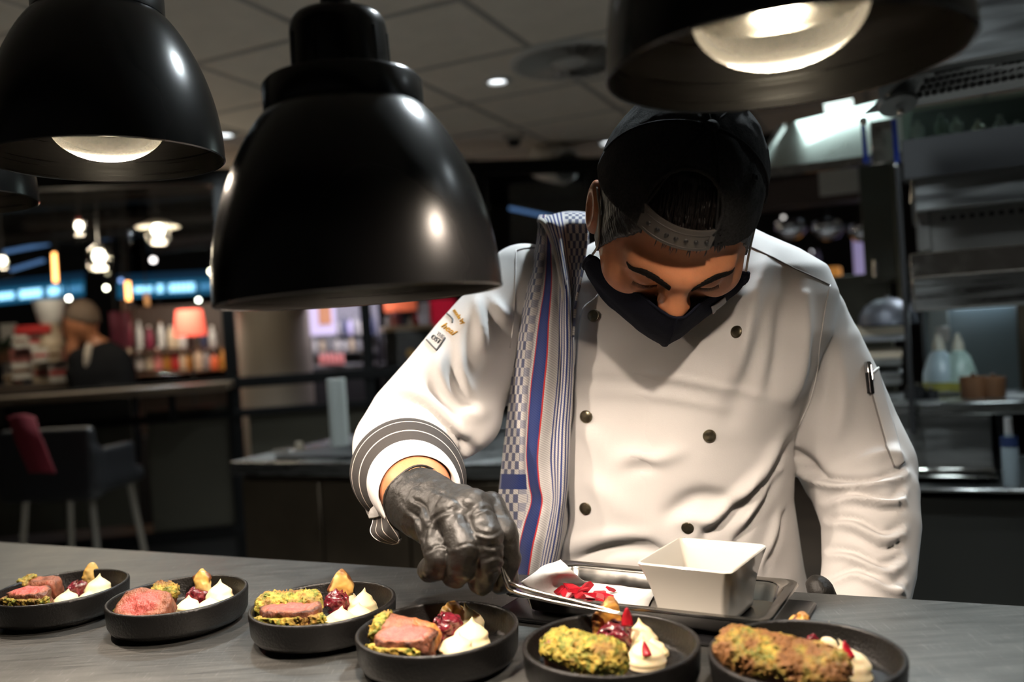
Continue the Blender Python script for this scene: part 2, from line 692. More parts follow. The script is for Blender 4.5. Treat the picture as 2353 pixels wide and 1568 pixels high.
# round air vent with swirl blades
t = thing('ceiling_vent', 'round swirl air vent with dark blades in the ceiling beside the right heat lamp', 'air vent', W(*VENT_AB, ZCEIL))
vc = W(*VENT_AB, ZCEIL)
part('vent_frame', xf(lathe([(.23, .004), (.23, -.012), (.25, -.014), (.265, -.002), (.265, .004)], 48, True), None, vc), mat('vent_white', (.55, .54, .52), .6), t)
part('vent_dark', xf(lathe([(0, .004), (.235, .004), (.235, -.001), (0, -.001)], 48), None, vc), mat('vent_black', (.006, .006, .006), .8), t)
part('vent_hub', xf(lathe([(0, -.02), (.07, -.02), (.08, -.012), (.08, 0), (0, 0)], 32), None, vc), mat('vent_white', (.55, .54, .52), .6), t)
for k in range(30):
    an = k * 2 * math.pi / 30
    M = rotz(an)
    bl = box((.15, .0035, .024))
    bl = xf(bl, np.array([[1, 0, 0], [0, .8, .6], [0, -.6, .8]]), (.155, .02, -.010))
    part('vent_blade', xf(bl, M, vc), mat('vent_blade', (.42, .41, .39), .5), t)

# smoke detector and wall speaker
c = W(-1.995, 4.628, ZCEIL)
t = thing('smoke_detector', 'small beige smoke detector on the ceiling left of the speaker', 'smoke detector', c)
part('detector_base', xf(lathe([(0, 0), (.06, 0), (.062, -.02), (.05, -.03), (0, -.03)], 24), None, c), mat('beige_plastic', (.5, .46, .40), .6), t)
part('detector_head', xf(lathe([(0, -.028), (.035, -.028), (.035, -.06), (.02, -.068), (0, -.068)], 24), None, c), mat('dark_plastic', (.03, .03, .03), .5), t)
c = onz(1268, 340, ZCEIL)
t = thing('ceiling_speaker', 'pale boxy loudspeaker hanging from the ceiling above the towel', 'speaker', c)
q = P(1268, 372, c[1] - .1)
part('speaker_box', xf(lathe([(0, .16), (.10, .16), (.125, .13), (.135, 0), (.125, -.10), (.07, -.15), (0, -.15)], 8),
                       frame_to(unit(np.array([.5, -.75, -.35]))), q), mat('pale_plastic', (.55, .53, .50), .55), t)
part('speaker_grille', xf(lathe([(0, .168), (.085, .168), (.09, .158), (0, .158)], 24),
                          frame_to(unit(np.array([.5, -.75, -.35]))), q), mat('grey_grille', (.15, .15, .145), .7), t)
part('bracket', tube([c, q + EZ * .05], .018, 8), M_dark, t)

# ================================================================== THE PASS COUNTER
def counter_material():
    m = bpy.data.materials.new('brushed_counter_steel')
    m.use_nodes = True
    nt = m.node_tree; L = nt.links.new
    b = nt.nodes['Principled BSDF']
    tc = nt.nodes.new('ShaderNodeTexCoord')
    def scratch(scale, rot, lo, hi, seed):
        mp = nt.nodes.new('ShaderNodeMapping')
        mp.inputs['Rotation'].default_value = (0, 0, rot)
        mp.inputs['Scale'].default_value = scale
        mp.inputs['Location'].default_value = (seed, seed * .7, 0)
        L(tc.outputs['Object'], mp.inputs['Vector'])
        n = nt.nodes.new('ShaderNodeTexNoise')
        n.inputs['Scale'].default_value = 1; n.inputs['Detail'].default_value = 5; n.inputs['Roughness'].default_value = .65
        L(mp.outputs[0], n.inputs['Vector'])
        mr = nt.nodes.new('ShaderNodeMapRange')
        mr.inputs['From Min'].default_value = lo; mr.inputs['From Max'].default_value = hi
        L(n.outputs['Fac'], mr.inputs['Value'])
        return mr.outputs[0]
    def add(a, b_, w):
        x = nt.nodes.new('ShaderNodeMath'); x.operation = 'MULTIPLY_ADD'
        L(b_, x.inputs[0]); x.inputs[1].default_value = w
        if isinstance(a, float): x.inputs[2].default_value = a
        else: L(a, x.inputs[2])
        return x.outputs[0]
    s1 = scratch((14, 420, 1), math.radians(24), .35, .7, 1.0)
    s2 = scratch((500, 30, 1), math.radians(-38), .60, .75, 3.0)
    s3 = scratch((420, 22, 1), math.radians(70), .62, .78, 5.0)
    s4 = scratch((9, 9, 1), 0.3, .3, .75, 8.0)
    s5 = scratch((600, 40, 1), math.radians(8), .62, .76, 2.0)
    h = add(add(add(add(0.0, s1, .5), s2, .4), s3, .4), s5, .3)
    bp = nt.nodes.new('ShaderNodeBump'); bp.inputs['Strength'].default_value = .5; bp.inputs['Distance'].default_value = .0006
    L(h, bp.inputs['Height']); L(bp.outputs[0], b.inputs['Normal'])
    r = add(add(add(.38, s4, .14), s1, .10), s3, .05)
    L(r, b.inputs['Roughness'])
    cr = nt.nodes.new('ShaderNodeMix'); cr.data_type = 'RGBA'
    cr.inputs['A'].default_value = (.115, .116, .112, 1); cr.inputs['B'].default_value = (.50, .49, .455, 1)
    s6 = scratch((5, 95, 1), math.radians(22), .35, .75, 6.0)
    L(add(add(add(add(add(0.0, s1, .22), s2, .45), s3, .45), s6, .16), s5, .35), cr.inputs['Factor']); L(cr.outputs['Result'], b.inputs['Base Color'])
    b.inputs['Metallic'].default_value = .90
    b.inputs['Anisotropic'].default_value = .3
    return m


BE = float(np.mean([onz(x, y, ZC) @ EB for x, y in ((600, 1282), (1200, 1322), (1870, 1361), (2353, 1388))]))
t = thing('pass_counter', 'long brushed stainless steel pass counter carrying the row of black bowls', 'counter', W(0, .55, 0))
M_counter = counter_material()
part('worktop', rbox(-3.2, 2.2, .16, BE, ZC - .04, ZC, .004, 2), M_counter, t)
part('back_panel', rbox(-3.18, 2.18, BE - .06, BE - .03, .12, ZC - .04), M_steel_dull, t)
part('front_panel', rbox(-3.18, 2.18, .20, .23, .12, ZC - .04), M_steel_dull, t)
part('plinth', rbox(-3.18, 2.18, .24, BE - .08, 0, .12), M_black, t)
# ================================================================== HEAT LAMPS
M_lampblk = mat('lamp_black_lacquer', (.007, .007, .0074), .25, .0, spec=.45, rough_var=.06, noise_scale=3)
M_lampin = mat('lamp_inner_black', (.006, .0052, .0045), .34, .0, spec=.12, noise_amt=.5, noise_scale=4, stretch=(1, 1, 60), rough_var=.1)


def bulb_glass():
    m = bpy.data.materials.new('bulb_glass')
    m.use_nodes = True
    nt = m.node_tree
    b = nt.nodes['Principled BSDF']; out = nt.nodes['Material Output']
    b.inputs['Base Color'].default_value = (1, .95, .86, 1)
    b.inputs['Roughness'].default_value = .12
    b.inputs['Emission Color'].default_value = (1, .83, .55, 1)
    n = nt.nodes.new('ShaderNodeTexNoise'); n.inputs['Scale'].default_value = 55; n.inputs['Detail'].default_value = 5
    mr = nt.nodes.new('ShaderNodeMapRange'); mr.inputs['From Min'].default_value = .35; mr.inputs['From Max'].default_value = .75
    mr.inputs['To Min'].default_value = .10; mr.inputs['To Max'].default_value = .8
    nt.links.new(n.outputs['Fac'], mr.inputs['Value']); nt.links.new(mr.outputs[0], b.inputs['Emission Strength'])
    tr = nt.nodes.new('ShaderNodeBsdfTransparent')
    mx = nt.nodes.new('ShaderNodeMixShader')
    lw = nt.nodes.new('ShaderNodeLayerWeight'); lw.inputs['Blend'].default_value = .35
    mr2 = nt.nodes.new('ShaderNodeMapRange'); mr2.inputs['To Min'].default_value = .07; mr2.inputs['To Max'].default_value = .6
    nt.links.new(lw.outputs['Facing'], mr2.inputs['Value'])
    nt.links.new(mr2.outputs[0], mx.inputs['Fac'])
    nt.links.new(tr.outputs[0], mx.inputs[1]); nt.links.new(b.outputs[0], mx.inputs[2])
    nt.links.new(mx.outputs[0], out.inputs['Surface'])
    return m


M_bulb = bulb_glass()
M_refl = mat('bulb_mirror', (.85, .82, .76), .18, 1.0)
RL = .115
LAMP_POWER = 13.0


def heat_lamp(loc, tilt, label, power=1.0, up=0.0):
    """loc is the centre of the shade's rim; tilt leans the axis (dx, dy)."""
    loc = np.asarray(loc, float)
    M = frame_to((tilt[0], tilt[1], 1.0))
    t = thing('heat_lamp', label, 'heat lamp', loc, 'black heat lamps hanging over the pass')
    def put(name, vf, m, par=t, **kw):
        return part(name, xf(vf, M, loc), m, par, **kw)
    prof = [(.115, 0), (.1145, .016), (.1125, .036), (.108, .060), (.101, .084), (.092, .106), (.081, .127), (.070, .143), (.060, .153)]
    prof = [tuple(p) for p in spline(prof, 26)]
    inner = [(r - .0022, z + (.0005 if i else 0.0)) for i, (r, z) in enumerate(prof)]
    put('shade', lathe(prof + [(.05, .155)], 96, caps=False), M_lampblk)
    o = put('inner_shade', lathe([(p[0], p[1] - .0002) for p in inner] + [(.02, .1535)], 96, caps=False), M_lampin)
    put('rim_edge', lathe([(.1128, 0), (.1139, -.0012), (.1152, 0), (.1152, .002), (.1128, .002)], 96, True), M_lampblk)
    put('collar', lathe([(.045, .148), (.0615, .148), (.0640, .150), (.0640, .171), (.0620, .1735), (.045, .1745)], 64), M_lampblk)
    cap = put('socket_cap', lathe([(.02, .172), (.0400, .172), (.0392, .215), (.0380, .222), (.0350, .2265), (.029, .229), (.012, .2295)], 48), M_lampblk)
    for k in range(10):
        an = k * 2 * math.pi / 10
        sl = xf(box((.0015, .0022, .036), .0006), rotz(an), rotz(an) @ np.array([.0394, 0, .193]))
        put('vent_slot', sl, mat('slot_black', (.002, .002, .002), .9), cap)
    put('cord_tube', lathe([(.0125, .228), (.0125, .52), (.0125, ZCEIL - loc[2])], 20), M_lampblk)
    # reflector bulb
    bp = [(0, .001), (.018, .0022), (.034, .0075), (.047, .0165), (.0545, .027), (.0575, .039)]
    put('bulb', lathe([(p[0], p[1] + up) for p in spline(bp, 20)], 48, caps=False), M_bulb)
    b2 = [(.0575, .039), (.055, .052), (.045, .075), (.032, .095), (.022, .112), (.019, .135), (.019, .152)]
    put('bulb_mirror', lathe([(p[0], p[1] + up * (1 - max(0, (p[1] - .04) / .112))) for p in spline(b2, 18)], 48, caps=False), M_refl)
    fil = tube([(.012 * math.cos(a), .012 * math.sin(a), .034 + up + .0015 * math.sin(3 * a)) for a in np.linspace(0, 5.6, 22)], .0028, 8)
    put('filament', fil, glow('hot_filament', (1, .86, .62), 60.0))
    add_light('lamp_light', 'SPOT', loc + M @ np.array([0, 0, .030 + up * .6]), LAMP_POWER * power, (1.0, .83, .68), t, .011, (0, 0, -1), (150, .5))
    return t


heat_lamp(P(252, 370, .90), (.0, .0), 'black dome heat lamp at the upper left with its lit bulb showing')
heat_lamp(P(830, 683, .70), (-.022, .01), 'black dome heat lamp hanging lowest, in the middle, with collar and cap in view', up=.014)
heat_lamp(P(1797, 152, .568), (.0, .0), 'black heat lamp closest to the camera above the cap of the cook')
heat_lamp(P(-140, 462, 1.12), (.0, .0), 'black heat lamp cut off by the left edge, farthest of the row')
# ================================================================== BOWLS AND FOOD
M_stone = mat('black_stoneware', (.0085, .008, .0075), .36, spec=.38, bump=.35, bump_scale=420, rough_var=.08, noise_scale=30)
ZR = 1.085                      # bowl rim height
HB = ZR - ZC
BOWLS = [(-.547, 1.011), (-.385, .948), (-.211, .884), (-.085, .786), (.066, .721), (.213, .673)]
BL = ['black stoneware bowl at the left end of the row, cut by the frame',
      'black stoneware bowl with the single round pink meat slice, second from the left',
      'black stoneware bowl in front of the side counter, third from the left',
      'black stoneware bowl below the gloved hand, fourth from the left',
      'black stoneware bowl in front of the steel tray being dressed with tweezers',
      'black stoneware bowl nearest the camera at the right end of the row']
bowl0 = None
for (x, y), lab in zip(BOWLS, BL):
    c = np.array([x, y, ZC])
    if bowl0 is None:
        t = bowl0 = thing('serving_bowl', lab, 'bowl', c, 'black bowls in a row on the pass')
        pr = [(0, .0075), (.055, .0075), (.0655, .0085), (.0690, .012), (.0700, HB - .002), (.0706, HB), (.0724, HB + .0006), (.0740, HB - .0006),
              (.0742, HB - .003), (.0728, .0115), (.0700, .0060), (.0640, .0045), (.0600, .0043)]
        part('bowl_wall', xf(lathe(pr, 96), None, c), M_stone, t, sharp=60)
        part('foot_ring', xf(lathe([(.055, .005), (.061, .005), (.0600, 0), (.056, 0)], 64, True), None, c), M_stone, t)
    else:
        dup(bowl0, c, lab)
ZF = ZC + .0075                 # inside floor of the bowls


def crust_col(q, seed, brown=0.0):
    n1, n2, n3 = noise(q, 260, seed), noise(q, 700, seed + 5), noise(q, 110, seed + 9)
    g, yl, br = np.array([.15, .18, .018]), np.array([.56, .37, .05]), np.array([.22, .09, .02])
    t = np.clip(.45 + .8 * n1 + .6 * n2, 0, 1)[:, None]
    b = np.clip(brown + .9 * n3 + .3 * n2, 0, 1)[:, None]
    return (g * (1 - t) + yl * t) * (1 - b) + br * b


M_meat = mat('roast_meat', (.5, .12, .1), .46, attr='Col', bump=.8, bump_scale=420, spec=.4, sss=.06, noise_amt=.30, noise_scale=260, stretch=(1, 1, .5))
M_crust = mat('herb_crust', (.4, .4, .05), .62, attr='Col', bump=.6, bump_scale=700, noise_amt=.3, noise_scale=500)


def frame_rt(rz, rx=0.0, ry=0.0):
    a, b = math.radians(rx), math.radians(ry)
    Rx = np.array([[1, 0, 0], [0, math.cos(a), -math.sin(a)], [0, math.sin(a), math.cos(a)]])
    Ry = np.array([[math.cos(b), 0, math.sin(b)], [0, 1, 0], [-math.sin(b), 0, math.cos(b)]])
    return rotz(math.radians(rz)) @ Rx @ Ry


def meat(label, at, half, M, pink, crust, seed, rnd=.010, brown=0.2, groupe='roast meat pieces in the bowls', cth=.0045, glaze=None, oval=False):
    """A piece of roast: half sizes, M its axes, pink(q, n) -> 0..1 how red each point is, crust(q) < 0 where the crust lies."""
    at = np.asarray(at, float)
    h = np.asarray(half, float)
    t = thing('roast_meat', label, 'meat', at - EZ * min(h[2], .02), groupe)
    def shape(p):
        if not oval:
            return rbox_d(p, (0, 0, 0), h, min(rnd, h.min() * .95))
        k = (np.abs(p[0] / h[0]) ** 2.6 + np.abs(p[1] / h[1]) ** 2.6) ** (1 / 2.6)
        return smax((k - 1) * min(h[0], h[1]) * .85, np.abs(p[2]) - h[2], .004)
    def f(p):
        d = shape(p)
        return d + .0016 * fbm(p, 75, seed, 2) + .0007 * noise(p, 260, seed + 3)
    V, F = sdf_mesh(f, -h * 1.25 - .004, h * 1.25 + .004, .0013, 1)
    N = normals(V, F)
    k = np.clip(pink(V / h, N), 0, 1)[:, None]
    k = np.clip(k + .25 * (noise(V.T, 160, seed)[:, None]) * (k > .05) * (k < .98), 0, 1)
    dark = np.array([.085, .030, .018]) * (1 + .5 * noise(V.T, 120, seed + 2))[:, None]
    red = np.array([.50, .10, .082]) * (1 + .22 * noise(V.T, 140, seed + 4) + .12 * noise(V.T, 500, seed + 7))[:, None]
    mid = np.array([.30, .105, .055])
    col = np.where(k < .5, dark * (1 - 2 * k) + mid * 2 * k, mid * (2 - 2 * k) + red * (2 * k - 1))
    if glaze is not None:
        gq = np.clip(glaze(V / h, N), 0, 1)[:, None]
        col = col * (1 - gq) + np.array([.55, .20, .05]) * gq
    body = part('meat_body', xf((V, F), M, at), M_meat, t, col=col, sharp=0)
    if crust is not None:
        def g(p):
            d = shape(p) - cth * .55
            d = d + .0015 * noise(p, 200, seed + 11) + .0016 * noise(p, 430, seed + 12) + .0012 * noise(p, 760, seed + 13)
            e = np.maximum(d, -(d + cth * 1.6))
            return smax(e, crust([p[i] / h[i] for i in range(3)]) * h.min() + .0012 * noise(p, 260, seed + 14), .002)
        V2, F2 = sdf_mesh(g, -h * 1.25 - .008, h * 1.25 + .008, .00095, 0)
        if len(F2):
            part('herb_crust', xf((V2, F2), M, at), M_crust, body, col=crust_col(V2.T, seed, brown), sharp=0)
    return t


M_puree = mat('pale_puree', (.86, .72, .45), .42, spec=.45, sss=.25, bump=.12, bump_scale=120, sss_col=(1, .7, .3))


def dollop(label, at, r, h, lean=(0, 0), seed=0):
    prof = np.array([(0, 0), (.93, 0), (1.0, .10), (.99, .22), (.90, .38), (.74, .52), (.52, .64), (.30, .74), (.15, .83), (.07, .92), (.0, 1.0)])
    pr = spline(prof, 30)
    pr[:, 0] = np.maximum(pr[:, 0], 0)
    V, F = lathe(np.stack([pr[:, 0] * r, pr[:, 1] * h], 1), 40)
    an = np.arctan2(V[:, 1], V[:, 0])
    z = V[:, 2] / h
    k = 1 + .045 * np.sin(2 * an + 9 * z + seed) + .03 * np.sin(22 * z + an + seed * 2) * (z > .1) + .05 * noise(V.T / r, 1.4, seed)
    V[:, :2] *= k[:, None]
    V[:, 0] += lean[0] * z ** 3 * h
    V[:, 1] += lean[1] * z ** 3 * h
    return solo('puree_dollop', xf((V, F), None, at), M_puree, label, 'puree', 'dollops of pale puree in the bowls', sharp=0)


M_root = mat('roasted_root', (.6, .4, .1), .35, attr='Col', spec=.5, sss=.15, sss_col=(1, .6, .2), noise_amt=.15, noise_scale=90)


def wedge(label, at, L_, wd, th, M, seed, orange=0.0):
    """A roasted petal-shaped wedge standing on its end; scorched along its edges."""
    def f(p):
        z = np.clip(p[2] / L_, 0, 1)
        prof = np.maximum(np.sin(np.pi * np.clip(.16 + z * .80, 0, 1)), 0) ** .75
        bend = .16 * L_ * (z - .4) ** 2
        d = np.sqrt((p[0] / np.maximum(prof, .05)) ** 2 / wd ** 2 + ((p[1] - bend) / th) ** 2 / np.maximum(prof, .3)) - 1
        d = d * th * .8
        return np.maximum(np.maximum(d, -p[2]), p[2] - L_) + .0015 * fbm(p, 95, seed, 3)
    V, F = sdf_mesh(f, (-wd * 1.2, -th * 1.6, -.002), (wd * 1.2, th * 1.6 + .2 * L_, L_ * 1.05), .0011, 2)
    z = V[:, 2] / L_
    pf = np.maximum(np.sin(np.pi * np.clip(.16 + z * .80, 0, 1)), .05) ** .75
    edge = np.clip((np.abs(V[:, 0]) / (wd * pf) - .78 + .35 * noise(V.T, 170, seed)) * 5, 0, 1)
    edge = np.maximum(edge, np.clip((z - .9) * 6 + noise(V.T, 200, seed + 1) * .4, 0, 1))[:, None]
    base = np.array([.66, .40, .08]) * (1 - orange) + np.array([.62, .24, .035]) * orange
    pale = np.array([.80, .60, .25]) * (1 - orange) + np.array([.7, .33, .06]) * orange
    m = np.clip(.5 + noise(V.T, 70, seed + 2), 0, 1)[:, None]
    col = (base * (1 - m) + pale * m) * (1 - edge) + np.array([.14, .045, .015]) * edge
    return solo('roasted_wedge', xf((V, F), M, at), M_root, label, 'vegetable', 'roasted vegetable wedges in the bowls', col=col, sharp=0)


M_beet = mat('beet_compote', (.15, .012, .022), .22, spec=.6, noise_amt=.6, noise_scale=220, coat=.4, bump=.5, bump_scale=300)


def compote(label, at, r, seed):
    r = np.asarray(r, float)
    def f(p):
        d = ell_d(p, (0, 0, r[2] * .9), r)
        return np.maximum(d + .0026 * noise(p, 170, seed) + .0018 * noise(p, 330, seed + 1), -p[2])
    V, F = sdf_mesh(f, (-r[0] * 1.5, -r[1] * 1.5, -.002), (r[0] * 1.5, r[1] * 1.5, r[2] * 2.5), .0011, 1)
    return solo('beet_compote', xf((V, F), None, at), M_beet, label, 'compote', 'spoonfuls of dark red compote in the bowls', sharp=0)


M_petal = mat('red_petal', (.42, .008, .022), .35, sss=.1, noise_amt=.3, noise_scale=150, sss_col=(1, .1, .1))


def petal(name, label, base, tip, wd, side, cup=.3, group='red petal slivers', cat='petal'):
    base, tip = np.asarray(base, float), np.asarray(tip, float)
    ax = tip - base
    s = unit(np.asarray(side, float) - unit(ax) * (np.asarray(side, float) @ unit(ax)))
    n = np.cross(unit(ax), s)
    G = np.zeros((10, 7, 3))
    for i, v in enumerate(np.linspace(0, 1, 10)):
        w = wd * (.35 + .65 * math.sin(math.pi * min(1, .25 + v * .55))) * (1 - v) ** .55 + wd * .02
        for j, u in enumerate(np.linspace(-1, 1, 7)):
            G[i, j] = base + ax * v + s * w * u + n * wd * cup * (u * u - .5 + .6 * math.sin(v * 3))
    vf = thick(G, .0008)
    return solo(name, vf, M_petal, label, cat, group, sharp=0)


def bz(x, y, dz=0.0):
    return onz(x, y, ZF + dz)


def bc(i, dx, dy, dz):
    return np.array([BOWLS[i][0] + dx, BOWLS[i][1] + dy, ZF + dz])


RA = -24.0                       # the row's direction in degrees
top_pink = lambda q, n: np.where(n[:, 2] > .5, 1.15 - 4 * np.maximum(np.sqrt(q[:, 0] ** 2 + q[:, 1] ** 2) - .72, 0), .22)


def face_pink(ax, sgn=-1, edge=.82):
    o = [i for i in range(3) if i != ax]
    return lambda q, n: np.where(sgn * n[:, ax] > .6, 1.2 - 5 * np.maximum(np.sqrt(q[:, o[0]] ** 2 * .9 + q[:, o[1]] ** 2 * .9) - edge, 0), .12)


# ---- bowl 1 (left end)
meat('dark red roast with a herb crusted end in the leftmost bowl, behind the pink slice', bz(96, 1352, .014), (.026, .011, .013), frame_rt(-8, 14), lambda q, n: .30 + .25 * (n[:, 1] < -.5),
     lambda q: q[0] + .35, 1, .008)
meat('pink roast slice with crusted front in the leftmost bowl', bc(0, -.030, -.012, .0160), (.0265, .0130, .0120), frame_rt(-12, 8), top_pink,
     lambda q: smax(q[1] + .35, q[2] - .55, .2), 2, .006, oval=True)
compote('dark red compote in the leftmost bowl beside the yellow wedge', bz(182, 1373), (.013, .012, .0105), 3)
wedge('yellow roasted wedge leaning on the wall of the leftmost bowl', bz(205, 1354), .035, .0130, .0066, frame_rt(10, 10, 12), 4)
dollop('small puree peak at the front of the leftmost bowl', bz(153, 1393), .0155, .021, (.2, 0), 1)
dollop('tall puree peak at the right in the leftmost bowl', bz(226, 1368), .0165, .027, (.15, 0), 2)
dollop('low puree mound between two peaks in the leftmost bowl', bz(202, 1385), .0125, .017, (.3, 0), 5)
# ---- bowl 2
meat('round pink roast slice with browned edge in the second bowl', bz(336, 1400, .0190), (.032, .0205, .0105), frame_rt(-16, 38), lambda q, n: np.where(n[:, 2] > .45, 1.0 - 1.6 * np.maximum(np.sqrt(q[:, 0] ** 2 + q[:, 1] ** 2) - .55, 0), .25),
     lambda q: smax(q[2] - .45, q[0] * .6 + .25 + .5 * q[1], .3), 12, .0115, .35, oval=True)
meat('small browned crusted roast end behind the round slice in the second bowl', bz(377, 1372, .011), (.013, .010, .014), frame_rt(20, 10, 14), lambda q, n: .3 + 0 * q[:, 0],
     lambda q: -q[2] + .2, 13, .008, .55)
compote('dark red compote in the second bowl between slice and wedge', bz(454, 1388), (.0115, .0110, .0100), 14)
wedge('pale yellow roasted wedge standing in the second bowl', bz(473, 1382), .038, .0120, .0068, frame_rt(0, 8, -3), 15)
dollop('small puree peak at the front of the second bowl', bz(433, 1408), .0145, .020, (.1, 0), 7)
dollop('large puree peak at the right in the second bowl', bz(505, 1386), .0165, .028, (.1, 0), 8)
dollop('low puree mound in front of the large peak in the second bowl', bz(480, 1402), .0125, .016, (.2, 0), 9)
# ---- bowl 3
meat('roast with golden green crust on top at the back of the third bowl', bz(665, 1402, .017), (.034, .014, .016), frame_rt(-6, 22), lambda q, n: np.where((n[:, 1] < -.4) & (q[:, 2] < .1), .8, .3),
     lambda q: -q[2] - .10 + .25 * q[0] * q[0], 21, .012, .15)
meat('pink roast slice with crusted front edge in the third bowl', bc(2, -.029, -.015, .0160), (.0300, .0125, .0120), frame_rt(-3, 8), top_pink,
     lambda q: smax(q[1] + .30, q[2] - .55, .2), 22, .006, .1, oval=True)
compote('dark red compote in the third bowl under the amber wedge', bz(776, 1410), (.0130, .011, .0130), 23)
wedge('amber roasted wedge standing in the third bowl', bz(781, 1398), .042, .0140, .0074, frame_rt(14, 8, 6), 24, .35)
dollop('puree mound at the front of the third bowl', bz(781, 1438), .0165, .0205, (.2, 0), 17)
dollop('puree mound at the front right of the third bowl', bz(823, 1427), .0150, .020, (.1, 0), 18)
dollop('tall puree peak at the back right of the third bowl', bz(834, 1408), .0155, .027, (.15, 0), 19)
dollop('thin puree peak behind the compote in the third bowl', bz(806, 1396), .0085, .023, (0, 0), 20)
# ---- bowl 4
meat('browned glazed roast with green crusted end at the back of the fourth bowl', bz(935, 1462, .019), (.032, .014, .0145), frame_rt(-22, 20, 8), lambda q, n: np.where((n[:, 1] < -.35) & (q[:, 2] < -.25), .85, .47),
     lambda q: smax(q[0] + .62, -q[2] - .5, .3), 31, .011, .0, glaze=lambda q, n: (q[:, 0] - .05) * 2 * (n[:, 2] > -.2) * (.6 + .4 * np.sin(9 * q[:, 0])))
meat('pink roast slice with green crusted front in the fourth bowl', bc(3, -.0275, -.017, .0165), (.0280, .0135, .0125), frame_rt(-10, 10), top_pink,
     lambda q: smax(q[1] + .25, smax(q[2] - .40, q[0] - .62, .3), .2), 32, .006, .0, oval=True)
compote('glossy dark red compote in the fourth bowl', bz(1032, 1478), (.0135, .0120, .0150), 33)
wedge('golden roasted wedge at the back of the fourth bowl', bz(1036, 1450), .030, .0145, .0105, frame_rt(30, 12, 4), 34, .3)
dollop('puree mound at the front of the fourth bowl', bz(1047, 1504), .0175, .021, (.25, 0), 27)
dollop('large puree mound at the right of the fourth bowl', bz(1083, 1484), .0180, .027, (.1, 0), 28)
dollop('shaded puree peak at the back of the fourth bowl', bz(1078, 1452), .0155, .029, (-.1, 0), 29)
# ---- bowl 5
meat('roast under a bright green crumb crust in the fifth bowl', bz(1342, 1512, .016), (.036, .016, .0165), frame_rt(-36, 16, 3), lambda q, n: .22 + 0 * q[:, 0],
     lambda q: smax(-q[2] - .35 - .45 * q[0] * (q[1] < -.2) + .25 * (q[1] < -.2), -q[0] * .2 - .9, .2), 41, .013, -.12)
compote('glossy dark red compote in the fifth bowl', bz(1418, 1493), (.0165, .0125, .0130), 43)
wedge('orange roasted wedge standing tall in the fifth bowl', bz(1392, 1474), .041, .0150, .0080, frame_rt(8, 10, 9), 44, .75)
dollop('round puree mound at the front of the fifth bowl', bz(1486, 1530), .0165, .0265, (-.1, 0), 37)
dollop('tall puree peak at the back of the fifth bowl', bz(1475, 1488), .0150, .027, (-.05, 0), 38)
dollop('low puree mound at the right of the fifth bowl', bz(1502, 1505), .0130, .016, (0, 0), 39)
petal('petal_sliver', 'dark red sliver stuck on the front puree mound of the fifth bowl', P(1488, 1508, proj(bz(1486, 1530))[2] - .014), P(1480, 1474, proj(bz(1486, 1530))[2] - .007), .0042, (1, .2, 0))
# ---- bowl 6
meat('long browned crusted roast in the right bowl nearest the camera', bz(1792, 1526, .016), (.049, .019, .0165), frame_rt(-37, 14, 4), lambda q, n: .16 + .18 * (n[:, 2] > .5),
     lambda q: -q[2] - .05 + .22 * np.sin(4 * q[0] + 1) - .35 * np.maximum(.1 - np.abs(q[0] + .1), 0) * 8 * (q[1] < 0), 51, .012, .72, glaze=lambda q, n: .25 * (np.sin(7 * q[:, 0]) > .5) * (q[:, 2] > -.2))
wedge('orange roasted wedge lying in the right bowl', bz(1808, 1482), .026, .013, .008, frame_rt(50, 20, 30), 52, .7)
wedge('scorched orange wedge leaning in the right bowl', bz(1838, 1482), .030, .0115, .008, frame_rt(-20, 6, 8), 53, .55)
compote('dark red compote behind the long roast in the right bowl', bz(1868, 1494), (.010, .009, .008), 54)
dollop('puree peak at the back of the right bowl', bz(1912, 1494), .0125, .0255, (-.05, 0), 47)
dollop('puree mound at the front of the right bowl', bz(1955, 1556), .0165, .030, (-.25, .1), 48)
petal('petal_sliver', 'dark red sliver on the front puree mound of the right bowl', P(1954, 1512, proj(bz(1955, 1556))[2] - .010), P(1940, 1474, proj(bz(1955, 1556))[2] - .004), .0050, (1, .2, 0))
petal('petal_sliver', 'tiny red sliver behind the wedges of the right bowl', bz(1834, 1462, .012), bz(1833, 1440, .016), .0032, (1, 0, 0))

# ================================================================== TRAY, PAPER, SQUARE BOWL, TWEEZERS
def rrect(hx, hy, r, n=7):
    pts = []
    for cx, cy, a0 in ((hx - r, hy - r, 0), (-hx + r, hy - r, 90), (-hx + r, -hy + r, 180), (hx - r, -hy + r, 270)):
        for a in np.linspace(math.radians(a0), math.radians(a0 + 90), n):
            pts.append((cx + r * math.cos(a), cy + r * math.sin(a)))
    return np.array(pts)


def rings(levels, cap0=True, cap1=True):
    """Loft rounded rectangles: (hx, hy, r, z)."""
    R = [np.concatenate([rrect(a, b, r), np.full((28, 1), z)], 1) for a, b, r, z in levels]
    V = np.concatenate(R)
    F = grid_faces(len(R), 28, True)
    if cap0: F.append(tuple(range(28))[::-1])
    if cap1: F.append(tuple(range((len(R) - 1) * 28, len(R) * 28)))
    return V, F


